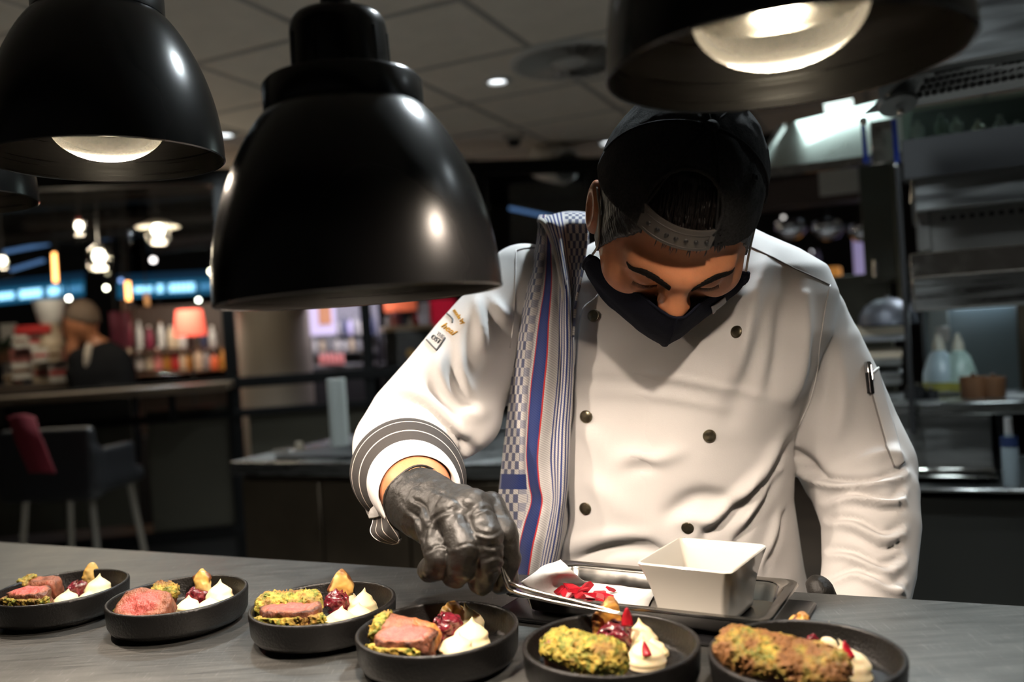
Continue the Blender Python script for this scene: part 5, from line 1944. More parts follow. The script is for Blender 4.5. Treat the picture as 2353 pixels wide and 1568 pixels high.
# ================================================================== RESTAURANT BEHIND, LEFT
def pbox(x0, y0, x1, y1, d, dep, bevel=0.0, ang=None):
    """An upright box whose front fills the pixel rectangle at depth d, dep metres deep."""
    c = P((x0 + x1) / 2, (y0 + y1) / 2, d)
    w, h = (x1 - x0) / FPX * d, (y1 - y0) / FPX * d
    M = ROOMM if ang is None else rotz(math.radians(ang))
    f = M @ np.array([0, 1.0, 0])
    return xf(box((w, dep, h), bevel), M, c + f * dep / 2)


PANG = 10.0                                   # the partition's direction in degrees
PD = rotz(math.radians(PANG)) @ np.array([1.0, 0, 0])
PN = rotz(math.radians(PANG)) @ np.array([0, 1.0, 0])
P0 = onz(330, 945, 1.0) * .0 + P(330, 945, 4.75)


def part_pt(x, y, off=0.0):
    """Photo pixel to the partition plane, moved off metres behind it."""
    v = CAMR @ np.array([(x - CX) / FPX, -(y - CY) / FPX, -1.0])
    return EYE + v * (((P0 - EYE) @ PN + off) / (v @ PN))


def slab(p, q, dep, back=0.0, bevel=.003):
    """Upright rectangle between two opposite corners on the partition plane."""
    c = (p + q) / 2
    w = abs((q - p) @ PD); h = abs(q[2] - p[2])
    return xf(box((w, dep, h), min(bevel, w / 4, h / 4)), np.stack([PD, PN, EZ], 1), c + PN * (dep / 2 + back))


M_panel = mat('olive_panel', (.055, .050, .034), .55, noise_amt=.15, noise_scale=2)
M_frame = mat('black_frame', (.006, .006, .006), .75, spec=.15)
M_glass = thin_glass('pane_glass', .03)
pt_ = thing('bar_partition', 'black framed partition with olive panels and glass between the kitchen and the restaurant', 'partition', part_pt(560, 1200) * [1, 1, 0])
XS = [-420, 325, 562, 878, 1160, 1420]
for k in range(len(XS) - 1):
    a, b = XS[k], XS[k + 1]
    part('panel', slab(part_pt(a + 8, 945), part_pt(b - 8, 1206), .04, .01), M_panel, pt_)
    g = slab(part_pt(a + 8, 420), part_pt(b - 8, 850), .004, .03)
    part('window_pane', g, M_glass, pt_)
for x in XS[2:]:
    p, q = part_pt(x, 1300), part_pt(x, 400)
    part('post', xf(box((.062, .07, 2.34), .004), np.stack([PD, PN, EZ], 1), np.array([p[0], p[1], 1.17]) + PN * .02), M_frame, pt_)
w0, w1 = part_pt(-420, 800), part_pt(1420, 800)
for z0, z1 in ((1.13, 1.19), (.97, 1.01), (2.28, 2.36), (.30, .36)):
    c = (w0 + w1) / 2
    part('rail', xf(box((abs((w1 - w0) @ PD), .08, z1 - z0), .004), np.stack([PD, PN, EZ], 1), np.array([c[0], c[1], (z0 + z1) / 2]) + PN * .02), M_frame, pt_)
part('kick_board', xf(box((abs((w1 - w0) @ PD), .05, .30), .004), np.stack([PD, PN, EZ], 1), np.array([((w0 + w1) / 2)[0], ((w0 + w1) / 2)[1], .15]) + PN * .05), M_black, pt_)

# bar ledge with brown top
bt = thing('bar_ledge', 'long brown bar ledge along the partition on the left', 'bar', part_pt(100, 1000) * [1, 1, 0])
lz = 1.155
la, lb = part_pt(-420, 900), part_pt(540, 900)
c = (la + lb) / 2
part('bar_top', xf(box((abs((lb - la) @ PD), .52, .045), .006), np.stack([PD, PN, EZ], 1), np.array([c[0], c[1], lz]) + PN * .02), mat('bar_wood', (.16, .115, .075), .35, noise_amt=.3, noise_scale=5, stretch=(1, 8, 1)), bt)
for x in (-300, 60, 420):
    q = part_pt(x, 1000)
    part('bracket', bar(np.array([q[0], q[1], .98]) - PN * .2, np.array([q[0], q[1], 1.13]) - PN * .22, .03), M_frame, bt)

# ---- bar chairs in front of the ledge
M_seat = mat('black_shell', (.016, .016, .018), .5)
M_leg = mat('pale_metal_leg', (.30, .27, .23), .4, .7)


def bar_chair(base, face, label):
    base = np.asarray(base, float)
    R = rotz(face)
    t = thing('bar_chair', label, 'chair', base, 'black bar chairs at the ledge')
    def L(x, y, z): return base + R @ np.array([x, y, z])
    def shell(p):
        q = [p[i] - L(0, 0, 0)[i] for i in range(3)]
        x, y = q[0] * R[0, 0] + q[1] * R[1, 0], q[0] * R[0, 1] + q[1] * R[1, 1]
        z = q[2]
        d = rbox_d([x, y, z], (0, 0, .74), (.24, .22, .045), .04)
        bk = rbox_d([x, y - .03 * 0, z], (0, -.22, .86), (.25, .035, .17), .03)
        d = smin(d, bk, .08)
        for s in (-1, 1):
            d = smin(d, rbox_d([x, y, z], (s * .235, -.06, .82), (.022, .17, .10), .02), .05)
        return d
    V, F = sdf_mesh(shell, base + np.array([-.42, -.42, .6]), base + np.array([.42, .42, 1.12]), .016, 1)
    part('seat_shell', (V, F), M_seat, t, sharp=0)
    for sx in (-1, 1):
        for sy in (-1, 1):
            part('leg', bar(L(sx * .24, sy * .22, 0), L(sx * .17, sy * .16, .71), .028), M_leg, t)
    for sx in (-1, 1):
        part('footrest', bar(L(sx * .225, -.20, .26), L(sx * .225, .20, .26), .018), M_leg, t)
    part('footrest', bar(L(-.225, .2, .26), L(.225, .2, .26), .018), M_leg, t)
    return t


cb = onz(200, 1345, 0)
bar_chair(onz(205, 1440, 0), math.radians(-8), 'black bar chair with pale legs below the seated guest')
bar_chair(onz(-170, 1470, 0), math.radians(14), 'black bar chair cut off by the left edge of the picture')
# red garment over the chair back
rows = [[P(20, 962, 3.9), P(50, 955, 3.88), P(82, 962, 3.88)], [P(35, 1005, 3.82), P(65, 1000, 3.80), P(95, 1005, 3.80)], [P(52, 1045, 3.82), P(82, 1045, 3.79), P(112, 1050, 3.80)], [P(70, 1085, 3.84), P(98, 1085, 3.80), P(128, 1088, 3.82)]]
solo('red_scarf', thick(surf(rows, 20, 12), .02), mat('dark_red_cloth', (.16, .006, .016), .85), 'dark red scarf hanging over the left bar chair', 'scarf', sharp=0)

# ---- seated guest
def guest():
    hd = P(186, 742, 5.40)
    base = np.array([hd[0] + .12, hd[1] + .05, 0])
    t = thing('person', 'guest in a dark coat sitting behind the bar ledge with hand at the face', 'person', base)
    sh = P(235, 825, 5.45)
    def bd(p):
        d = ell_d(p, hd, (.095, .105, .125))
        d = smin(d, ell_d(p, hd + np.array([-.03, 0, -.06]), (.06, .065, .06)), .04)
        d = smin(d, seg_d(p, hd + np.array([.01, 0, -.06]), sh + EZ * .05, .05, .06), .03)
        d = smin(d, chain_d(p, [P(172, 880, 5.35), P(166, 800, 5.35)], [.04, .035]), .02)
        d = smin(d, ell_d(p, P(168, 782, 5.35), (.035, .03, .045)), .02)
        return smin(d, ell_d(p, sh + EZ * -.2, (.15, .13, .32)), .05)
    V, F = sdf_mesh(bd, hd + np.array([-.4, -.4, -1.0]), hd + np.array([.5, .4, .2]), .014, 2)
    part('body', (V, F), mat('guest_skin', (.26, .10, .045), .5), t, sharp=0)
    def cd(p):
        d = smin(ell_d(p, sh + EZ * -.14, (.20, .17, .26)), ell_d(p, sh + EZ * -.5, (.20, .2, .4)), .1)
        d = smin(d, chain_d(p, [sh + np.array([-.08, -.12, 0]), P(185, 900, 5.30), P(172, 860, 5.30)], [.075, .06, .055]), .04)
        return smin(d, chain_d(p, [sh + np.array([.12, -.05, -.02]), P(290, 905, 5.35), P(240, 905, 5.25)], [.08, .06, .05]), .04)
    V, F = sdf_mesh(cd, sh + np.array([-.5, -.5, -1.0]), sh + np.array([.5, .4, .3]), .016, 2)
    part('coat', (V, F), mat('black_coat', (.004, .004, .0045), .9, spec=.1), t, sharp=0)
    part('shirt_collar', tube([P(205, 790, 5.31), P(198, 830, 5.29), P(192, 868, 5.29)], [.02, .022, .016], 8), mat('grey_shirt', (.25, .21, .17), .8), t, sharp=0)
    def hr(p):
        d = np.maximum(ell_d(p, hd + np.array([.012, 0, .02]), (.102, .11, .126)), -(p[2] - hd[2] - .01 - (.25 * (hd[0] - p[0]))))
        return d
    V, F = sdf_mesh(hr, hd - .2, hd + .2, .012, 1)
    part('hair', (V, F), mat('grey_brown_hair', (.06, .038, .024), .8), t, sharp=0)
guest()

# ---- things on and behind the ledge
def bottle(x, yb, yt, d, wpx, m, label, group, capm=None, name='bottle'):
    b = P(x, yb, d)
    h = (yb - yt) / FPX * d; r = wpx / 2 / FPX * d
    t = thing(name, label, 'bottle', b, group)
    part('bottle_body', xf(lathe([(0, 0), (r * .92, 0), (r, h * .03), (r, h * .58), (r * .85, h * .68), (r * .42, h * .78), (r * .36, h * .93), (0, h * .93)], 16), None, b), m, t)
    part('bottle_cap', xf(lathe([(0, h * .92), (r * .42, h * .92), (r * .42, h), (0, h)], 12), None, b), capm or M_black, t)
    return t


def shade_box(name, x0, y0, x1, y1, d, dep, m, label, cat, group=None, band=None):
    """A small carton with a printed band and a lid line."""
    c = P((x0 + x1) / 2, y1, d)
    t = thing(name, label, cat, c, group)
    part('carton', pbox(x0, y0, x1, y1, d, dep, .004, PANG), m, t)
    h = y1 - y0
    part('printed_band', pbox(x0 + 2, y0 + h * .35, x1 - 2, y0 + h * .6, d - .004, .01, .001, PANG), band or M_black, t)
    return t


cols = dict(white=(.62, .60, .57), cream=(.55, .45, .33), red=(.42, .02, .02), pink=(.70, .25, .24), amber=(.42, .19, .03), grey=(.25, .25, .26), brown=(.16, .07, .03), green=(.03, .08, .025), violet=(.42, .38, .60), steel=(.5, .5, .5), wine=(.20, .015, .05), navy=(.03, .04, .10), orange=(.75, .16, .06))
MC = {k: mat('shop_' + k, v, .5, noise_amt=.2, noise_scale=12) for k, v in cols.items()}
solo('far_counter', pbox(-60, 884, 165, 1080, 5.45, .4, .005, PANG), mat('far_counter', (.06, .045, .035), .5), 'low brown counter carrying the carton stack behind the bar ledge', 'counter')
# left stack of cartons by the edge of the ledge
lst = [(30, 770, 62, 800, 'white'), (64, 768, 100, 802, 'white'), (24, 802, 70, 832, 'pink'), (74, 802, 110, 834, 'white'), (28, 834, 72, 872, 'white'), (74, 836, 112, 880, 'cream'), (112, 800, 140, 832, 'cream'),
       (114, 834, 156, 882, 'white'), (10, 860, 30, 884, 'cream'), (36, 748, 112, 768, 'red')]
for k, (x0, y0, x1, y1, c_) in enumerate(lst):
    shade_box('carton', x0, y0, x1, y1, 5.5 + .05 * (k % 3), .16, MC[c_], 'small %s carton stacked left of the guest, %s' % ({'white': 'white', 'pink': 'pink', 'cream': 'cream', 'red': 'red'}[c_], ['first in the upper row', 'second in the upper row', 'first in the middle row', 'second in the middle row', 'first in the lower row', 'second in the lower row', 'third in the middle row', 'third in the lower row', 'smallest at the left', 'flat one on top'][k]), 'carton', 'cartons on the far counter', MC['red' if k % 2 else 'brown'])
t = thing('espresso_machine', 'tall shiny coffee grinder left of the head of the guest', 'coffee grinder', P(120, 800, 5.6))
b = P(120, 800, 5.6)
part('hopper', xf(lathe([(.05, .15), (.07, .18), (.095, .30), (.095, .31), (0, .31)], 20), None, b), MC['steel'], t)
part('grinder_body', xf(lathe([(0, 0), (.08, 0), (.085, .02), (.07, .05), (.062, .14), (.07, .155), (0, .155)], 20), None, b), MC['cream'], t)
shade_box('menu_card', 5, 744, 40, 884, 6.2, .02, MC['white'], 'pale card standing at the far left behind the cartons', 'card')
t = thing('potted_herb', 'small green plant pot at the far left behind the ledge', 'plant', P(10, 830, 5.9))
for k in range(16):
    a = random.uniform(0, 6.28); q = P(10, 815, 5.9)
    part('leaf', xf(thick(surf([[(0, -.01, 0), (0, .01, 0)], [(.06, -.03, .05), (.06, .03, .05)], [(.11, -.004, .06), (.11, .004, .06)]], 5, 4), .003), rotz(a), q + EZ * random.uniform(-.04, .08)), MC['green'], t, sharp=0)
part('pot', xf(lathe([(0, 0), (.05, 0), (.07, .09), (.06, .09), (0, .07)], 16), None, P(10, 835, 5.9)), MC['brown'], t)
# bottles and jars on the shelves behind
shelf = thing('back_shelf', 'tall dark shelf unit behind the ledge filled with jars and bottles', 'shelf', P(420, 860, 7.0) * [1, 1, 0])
for z0 in (800, 850):
    part('shelf_board', pbox(290, z0 + 2, 560, z0 + 8, 7.0, .35, .002, PANG), mat('shelf_brown', (.10, .06, .04), .5), shelf)
for x in (292, 556):
    part('shelf_side', pbox(x - 3, 690, x + 3, 1010, 7.0, .35, .002, PANG), mat('shelf_brown'), shelf)
add_light('shelf_fill', 'AREA', P(425, 690, 6.6), 9, (1, .86, .68), shelf, .5, (0, .6, -.9))  # unseen fill added to brighten the bottles, no fixture modelled
part('shelf_plinth', pbox(294, 1000, 556, 1220, 7.0, .35, .002, PANG), M_black, shelf)
part('shelf_back', pbox(294, 700, 556, 1000, 7.36, .03, .002, PANG), mat('shelf_back', (.05, .032, .026), .6), shelf)
rowk = [('cream', 300), ('white', 322), ('cream', 345), ('pink', 365), ('amber', 385), ('red', 404), ('cream', 422), ('amber', 440), ('cream', 458), ('grey', 476), ('orange', 494), ('amber', 514), ('brown', 534)]
for k, (c_, x) in enumerate(rowk):
    bottle(x, 850, 795 + (k * 7) % 18, 7.05, 16 + (k * 5) % 6, MC[c_], '%s bottle on the lower back shelf, number %s from the guest' % (c_, ['one', 'two', 'three', 'four', 'five', 'six', 'seven', 'eight', 'nine', 'ten', 'eleven', 'twelve', 'thirteen'][k]), 'bottles on the back shelf', MC[['white', 'steel', 'brown'][k % 3]])
for k, (c_, x) in enumerate([('steel', 322), ('wine', 345), ('steel', 372), ('cream', 395), ('cream', 412), ('steel', 420), ('navy', 470), ('steel', 490), ('violet', 532)]):
    bottle(x, 800, 738 + (k * 11) % 22, 7.05, 15 + (k * 7) % 6, MC[c_], '%s bottle on the upper back shelf, number %s from the guest' % (c_, ['one', 'two', 'three', 'four', 'five', 'six', 'seven', 'eight', 'nine'][k]), 'bottles on the back shelf', MC[['steel', 'white', 'brown'][k % 3]])
t = thing('floor_lamp', 'floor lamp with red fabric shade beside the back shelf', 'lamp', P(438, 772, 6.7) * [1, 1, 0])
b = P(438, 772, 6.7)
add_light('shade_light', 'POINT', b + EZ * .08, 2.5, (1, .55, .35), t, .03)
part('lamp_shade', xf(lathe([(.125, 0), (.095, .20), (.092, .20), (.122, 0)], 24, True), None, b), mat('red_lampshade', (.75, .10, .07), .8, emit=(1, .13, .07), emit_str=.22), t)
part('lamp_stem', xf(lathe([(.12, -b[2] + .001), (.12, -b[2] + .02), (.012, -b[2] + .04), (.012, .1)], 12), None, b), M_black, t)
for k, (x, y0, y1) in enumerate(((252, 716, 798), (278, 716, 800))):
    top_ = P(x + 11, y0, 6.415)
    t = thing('hanging_cloth', 'dark wine coloured cloth hanging behind the guest, %s' % ('left one' if k == 0 else 'right one'), 'cloth', P(x + 11, y1, 6.41))
    part('cloth', pbox(x, y0, x + 22, y1, 6.4, .03, .008, PANG), MC['wine'], t)
    part('cord', tube([top_ - EZ * .02, top_ * [1, 1, 0] + EZ * 3.5], .004, 6), M_black, t)

# the wide pillar and the shop shelves right of it
t = thing('round_pillar', 'thick beige round pillar behind the glass partition', 'pillar', onz(635, 1010, 0))
pc = P(632, 800, 6.6)
part('pillar_shaft', xf(lathe([(0, 0), (.27, 0), (.27, 3.4), (0, 3.4)], 40), None, np.array([pc[0], pc[1], 0.02])), mat('beige_pillar', (.30, .26, .22), .6, noise_amt=.1, noise_scale=2), t)
part('pillar_base', xf(lathe([(0, 0), (.30, 0), (.30, .10), (.27, .11), (0, .11)], 40), None, np.array([pc[0], pc[1], 0.0])), M_black, t)
shop = thing('shop_shelf', 'brightly lit shop shelf with pink and white goods right of the pillar', 'shelf', P(790, 840, 7.2) * [1, 1, 0])
part('shelf_back', pbox(700, 560, 868, 860, 7.5, .03, .002, PANG), mat('shop_back', (.20, .20, .24), .5), shop)
for z0 in (770, 808, 838):
    part('shelf_board', pbox(702, z0, 866, z0 + 4, 7.2, .3, .002, PANG), MC['grey'], shop)
add_light('shelf_fill', 'AREA', P(790, 655, 6.8), 10, (.95, .88, 1.0), shop, .5, (0, .6, -.9))  # unseen fill added to brighten the shop goods
part('shelf_plinth', pbox(702, 842, 866, 1165, 7.2, .3, .002, PANG), M_black, shop)
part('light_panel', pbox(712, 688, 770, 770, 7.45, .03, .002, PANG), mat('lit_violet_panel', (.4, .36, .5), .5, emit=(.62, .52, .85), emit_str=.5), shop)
part('poster', pbox(732, 690, 760, 746, 7.43, .012, .002, PANG), mat('poster_orange', (.5, .22, .10), .6), shop)
for k in range(6):
    bottle(738 + k * 10, 838, 808, 7.18, 9, MC['pink'], 'pink bottle on the lowest shop shelf, %s from the pillar' % ['first', 'second', 'third', 'fourth', 'fifth', 'sixth'][k], 'pink bottles in the shop', MC['white'])
for k in range(9):
    bottle(708 + k * 17, 808, 780 - (k * 5) % 8, 7.18, 11, MC[['white', 'steel', 'cream', 'grey'][k % 4]], 'pale bottle on the middle shop shelf, %s from the pillar' % ['first', 'second', 'third', 'fourth', 'fifth', 'sixth', 'seventh', 'eighth', 'ninth'][k], 'pale bottles in the shop')
for k in range(7):
    bottle(780 + k * 13, 770, 735 - (k * 9) % 14, 7.18, 11, MC[['grey', 'navy', 'violet', 'grey', 'white'][k % 5]], 'dark bottle on the top shop shelf, %s from the lit panel' % ['first', 'second', 'third', 'fourth', 'fifth', 'sixth', 'seventh'][k], 'dark bottles in the shop')
shade_box('display_box', 884, 760, 990, 832, 6.6, .35, mat('board_black', (.02, .022, .024), .5), 'black framed display box behind the sleeve of the cook', 'display', None, mat('board_black'))
solo('display_plinth', pbox(888, 832, 986, 1180, 6.62, .3, .003, PANG), M_black, 'black plinth below the display box behind the partition', 'plinth')
solo('display_ledge', pbox(880, 748, 1000, 759, 6.55, .4, .003, PANG), MC['cream'], 'pale ledge on top of the black display box', 'ledge')
solo('yellow_sticker', xf(lathe([(0, 0), (.034, 0), (.034, .006), (0, .006)], 20), frame_to(-PN), P(944, 812, 6.58)), mat('yellow_print', (.62, .36, .04), .6), 'round yellow sticker on the black display box', 'sticker')
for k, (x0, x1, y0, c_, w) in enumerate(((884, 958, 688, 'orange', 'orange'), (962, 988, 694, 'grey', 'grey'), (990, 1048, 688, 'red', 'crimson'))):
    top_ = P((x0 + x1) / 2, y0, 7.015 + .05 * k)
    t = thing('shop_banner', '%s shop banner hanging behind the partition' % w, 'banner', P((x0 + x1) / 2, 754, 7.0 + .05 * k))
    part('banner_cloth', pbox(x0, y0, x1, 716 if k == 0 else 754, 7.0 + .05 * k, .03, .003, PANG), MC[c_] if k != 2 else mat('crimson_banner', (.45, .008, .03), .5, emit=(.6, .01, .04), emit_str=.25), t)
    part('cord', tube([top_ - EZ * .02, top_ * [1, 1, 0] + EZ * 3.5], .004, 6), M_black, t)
for k, (x, yt, c_) in enumerate(((892, 722, 'steel'), (906, 716, 'pink'), (918, 712, 'wine'), (930, 722, 'navy'), (944, 728, 'white'), (958, 714, 'red'))):
    bottle(x, 752, yt, 6.6, 11, MC[c_], '%s bottle standing on the pale ledge of the display box' % c_, 'bottles on the display box')

# ---- lights and ducts of the far restaurant
def pendant(x, y, d, r, colr, stren, label, glass=True, top=None):
    b = P(x, y, d)
    t = thing('pendant_lamp', label, 'pendant lamp', b, 'pendant lamps in the restaurant')
    part('bulb', xf(lathe([(0, -r), (r * .7, -r * .7), (r, 0), (r * .75, r * .7), (r * .4, r * 1.2), (0, r * 1.3)], 16), None, b), glow('pendant_bulb_%d' % int(stren), colr, stren), t)
    part('socket', xf(lathe([(0, r * 1.1), (r * .5, r * 1.1), (r * .5, r * 2.2), (0, r * 2.2)], 10), None, b), top or M_black, t)
    part('cord', tube([b + EZ * r * 2, np.array([b[0], b[1], 3.5])], .006, 6), M_black, t)
    if glass:
        part('glass_shade', xf(lathe([(r * 2.0, -r * 2.2), (r * 2.2, -r * .5), (r * 1.9, r * 1.0), (r * .7, r * 2.0)], 20, caps=False), None, b), thin_glass('pendant_glass', .10), t)
    return t, b


for k, (x, y, d, r, gl, lab) in enumerate(((182, 520, 5.0, .022, True, 'glass pendant lamp with a red socket near the left heat lamp'), (228, 590, 5.0, .034, True, 'bright round pendant lamp in a wire glass shade, lower left'),
                                           (363, 530, 5.0, .034, True, 'bright pendant lamp under a pale ribbed shade, right of the red socket lamp'), (6, 600, 5.0, .020, True, 'glass pendant lamp cut off by the left edge'))):
    t, b = pendant(x, y, d, r, (1, .93, .72), 12, lab, gl, mat('red_socket', (.3, .02, .01), .5) if k == 0 else None)
    if k == 2:
        part('ribbed_shade', xf(lathe([(.12, .02), (.05, .055), (.02, .06)], 24, caps=False), None, b), mat('pale_ribbed', (.5, .48, .42), .5), t)
    add_light('pendant_light', 'POINT', b - EZ * .06, 5, (1, .85, .62), t, .05)
for k, (x, y0, y1) in enumerate(((127, 582, 648), (295, 648, 690), (338, 676, 702), (140, 690, 712))):
    b0, b1 = P(x - 2, y0, 7.0), P(x + 1, y1, 7.0)
    t = thing('tube_lamp', 'glowing orange tube lamp hanging in the restaurant, %s' % ['largest and leftmost', 'between the two blue signs', 'small dim one under the right blue sign', 'small dim one under the left blue sign'][k], 'tube lamp', b1, 'orange tube lamps')
    part('tube', tube([b0, b1], .018, 10), glow('orange_tube_%d' % (k > 1), (1, .42, .12), 6 if k < 2 else .6), t)
    part('cord', tube([b0, np.array([b0[0], b0[1], 3.5])], .005, 6), M_black, t)
for k, (x, y, r, e, colr) in enumerate(((352, 598, 11, 5, (1, .93, .9)), (485, 624, 9, 14, (1, 1, .75)), (244, 662, 8, 16, (1, 1, .75)), (158, 686, 8, 14, (1, 1, .85)), (456, 690, 7, 14, (.9, 1, .85)), (494, 703, 8, 14, (1, 1, 1)),
                                        (495, 745, 7, 9, (.8, .95, 1)), (367, 725, 9, 10, (.75, .8, 1)), (512, 457, 11, .6, (.6, .7, .75)), (247, 628, 7, 1.2, (.9, .8, .5)), (278, 645, 8, 2.0, (.3, .5, 1)), (1765, 458, 10, 16, (1, .95, .9)), (1800, 500, 7, 1.5, (1, .95, .9)), (1863, 580, 8, 1.6, (.9, .9, .95))
                                        )):
    b = P(x, y, 9.0)
    t = thing('spot_lamp', 'far ceiling spot lamp seen %s' % ['right of the wire pendant', 'beside the left rim of the middle heat lamp, upper one', 'between the two blue signs', 'on the lower edge of the left blue sign', 'above the red table lamp', 'just under the left end of the middle heat lamp',
                   'right of the red table lamp', 'over the cream bottles', 'dim, between the two left heat lamps', 'dim, above the gap between the signs', 'blue, beside the orange tube', 'bright, right of the cap of the cook', 'dim, over the glass globes', 'dim, under the glass globes'][k], 'spot lamp', b, 'far spot lamps')
    rr = r / FPX * 9.0 * .62
    M = frame_to(unit(EYE - b))
    part('spot_lens', xf(lathe([(0, .01), (rr * .8, .008), (rr, 0), (0, 0)], 16), M, b), glow('spot_%d' % k, colr, e), t)
    part('spot_can', xf(lathe([(rr * 1.05, .004), (rr * 1.15, 0), (rr * 1.1, -.10), (0, -.12)], 16), M, b), M_black, t)
    part('spot_stem', tube([b - unit(EYE - b) * .11, b - unit(EYE - b) * .11 + EZ * .2], .008, 6), M_black, t)

# blue illuminated fascia signs, far away: the letters are only patches of light
def sign(x0, y0, x1, y1, d, blocks, label):
    t = thing('blue_sign', label, 'sign', P((x0 + x1) / 2, (y0 + y1) / 2 + 20, d))
    sl = (y1 - y0) / (x1 - x0)
    Y = lambda x: y0 + sl * (x - x0)
    def para(xa, xb, ya, yb, dd, th):
        G = np.array([[P(xa, Y(xa) + ya, dd), P(xb, Y(xb) + ya, dd)], [P(xa, Y(xa) + yb, dd), P(xb, Y(xb) + yb, dd)]])
        return thick(G, th)
    part('sign_face', para(x0, x1, -18, 18, d, .04), mat('blue_sign_face', (.02, .10, .18), .5, emit=(.03, .26, .50), emit_str=.30), t)
    part('sign_canopy', para(x0, x1, -36, -20, d + .05, .05), mat('blue_sign_dim', (.01, .03, .06), .5, emit=(.02, .12, .26), emit_str=.14), t)
    for a, b, h in blocks:
        k = a
        while k < b:
            part('light_letter', para(k, min(k + 7, b), -h, h, d - .04, .03), mat('sign_white', (.5, .6, .7), .5, emit=(.35, .75, 1.0), emit_str=2.0) if h > 5 else mat('sign_dim', (.2, .3, .4), .5, emit=(.12, .42, .75), emit_str=.7), t)
            k += 11
    return t


sign(-60, 688, 192, 662, 9.5, ((-50, 30, 7), (46, 94, 9), (112, 138, 9), (148, 190, 5)), 'long blue lit sign at the far left, letters out of focus')
sign(272, 668, 640, 650, 9.5, ((310, 348, 6), (362, 374, 9), (390, 446, 9), (460, 495, 5)), 'blue lit sign running behind the middle heat lamp, letters out of focus')
M_duct = mat('grey_duct', (.045, .044, .043), .5, .4)
for k, (x0, y0, x1, y1, r, lab) in enumerate(((60, 520, 560, 500, .10, 'upper'), (-100, 560, 420, 520, .07, 'middle'), (340, 560, 620, 530, .10, 'right'), (-80, 470, 500, 430, .10, 'highest'))):
    c0_, c1_ = P(x0, y0, 8.0), P(x1, y1, 8.6)
    t = thing('air_duct', 'round grey air duct under the far black ceiling, %s one' % lab, 'duct', c0_)
    part('duct_pipe', tube([c0_, c1_], r, 16), M_duct, t)
    for e in (.2, .5, .8):
        q = c0_ + (c1_ - c0_) * e
        part('duct_ring', tube([q, q + unit(c1_ - c0_) * .03], r * 1.08, 16), M_duct, t)
for k, (x0, y0, x1, y1) in enumerate(((5, 580, 110, 560), (130, 555, 165, 548), (225, 515, 290, 510), (232, 548, 280, 542), (25, 620, 100, 598), (410, 555, 480, 540), (1170, 478, 1300, 505))):
    p_, q_ = P(x0, y0, 8.8), P(x1, y1, 8.8)
    t = thing('light_strip', 'dim blue light strip under the far ceiling, %s' % ['long one at the left edge', 'short one left of the glass pendant', 'upper one right of the glass pendant', 'lower one right of the glass pendant', 'lowest one at the left edge', 'one beside the middle heat lamp', 'one above the towel'][k], 'light strip', p_, 'blue light strips')
    part('strip_case', bar(p_ + EZ * .03, q_ + EZ * .03, .08, .04), M_black, t)
    part('hanger', tube([(p_ + q_) / 2, ((p_ + q_) / 2) * [1, 1, 0] + EZ * 3.5], .006, 6), M_black, t)
    part('strip_lens', bar(p_, q_, .06, .03), glow('blue_strip', (.12, .26, .55), .55), t)

# ================================================================== SIDE COUNTER WITH PAPER ROLL
sb0 = thing('side_counter', 'steel topped side counter with brown doors behind the reaching arm', 'counter', onz(700, 1450, 0))
TCZ = .93
q0, q1, q2 = onz(528, 1062, TCZ), onz(905, 1064, TCZ), onz(1180, 1010, TCZ)
SD = unit((q1 - q0) * [1, 1, 0]); SNn = np.cross(EZ, SD)
Lw = abs((q2 - q0) @ SD) + .5
SMx = np.stack([SD, SNn, EZ], 1)
def sbx(a0, a1, b0, b1, z0, z1, bv=.003):
    return xf(box((a1 - a0, b1 - b0, z1 - z0), bv), SMx, q0 * [1, 1, 0] + SD * (a0 + a1) / 2 + SNn * (b0 + b1) / 2 + EZ * (z0 + z1) / 2)
part('counter_top', sbx(0, Lw, 0, .75, TCZ - .05, TCZ), M_steel, sb0)
part('counter_body', sbx(.03, Lw, .03, .72, .1, TCZ - .05), mat('brown_steel', (.10, .075, .05), .35, .8, noise_amt=.3, noise_scale=4), sb0)
for k in range(4):
    part('counter_door', sbx(.04 + .36 * k, .04 + .36 * k + .35, .012, .032, .14, TCZ - .07, .002), mat('brown_steel'), sb0)
part('toe_kick', sbx(.05, Lw, .08, .7, 0, .1), M_black, sb0)
pr_ = onz(782, 1024, TCZ + .012)
mc = onz(790, 1040, TCZ)
solo('black_mat', xf(box((.5, .32, .012), .003), SMx, mc + EZ * .006 + SD * .05), M_black, 'black rubber mat under the white paper roll', 'mat')
t = thing('paper_roll', 'tall white paper roll standing on the side counter', 'paper roll', pr_)
hr_ = 153 / FPX * proj(pr_)[2]; rr = 21 / FPX * proj(pr_)[2]
part('roll_paper', xf(lathe([(rr * .25, 0), (rr, 0), (rr, hr_), (rr * .25, hr_)], 32, True), None, pr_), mat('roll_white', (.70, .74, .70), .85), t)
part('roll_core', xf(lathe([(rr * .2, .001), (rr * .26, .001), (rr * .26, hr_ + .001), (rr * .2, hr_ + .001)], 24, True), None, pr_), MC['cream'], t)
t = thing('pan_lid', 'flat shiny steel lid lying on the side counter left of the paper roll', 'lid', onz(690, 1032, TCZ))
part('lid_plate', xf(rings([(.10, .07, .02, 0), (.10, .07, .02, .008), (.085, .055, .02, .014)]), SMx, onz(690, 1036, TCZ)), M_chrome, t)
part('lid_handle', xf(lathe([(0, 0), (.02, 0), (.014, .03), (0, .032)], 14), None, onz(688, 1034, TCZ + .012)), MC['cream'], t)

# ================================================================== KITCHEN BEHIND, RIGHT
M_st2 = mat('grey_steel_panel', (.17, .165, .155), .40, .9, noise_amt=.2, noise_scale=5, rough_var=.08)
M_hole = mat('hole_black', (.003, .003, .003), .9)
KD = 2.35
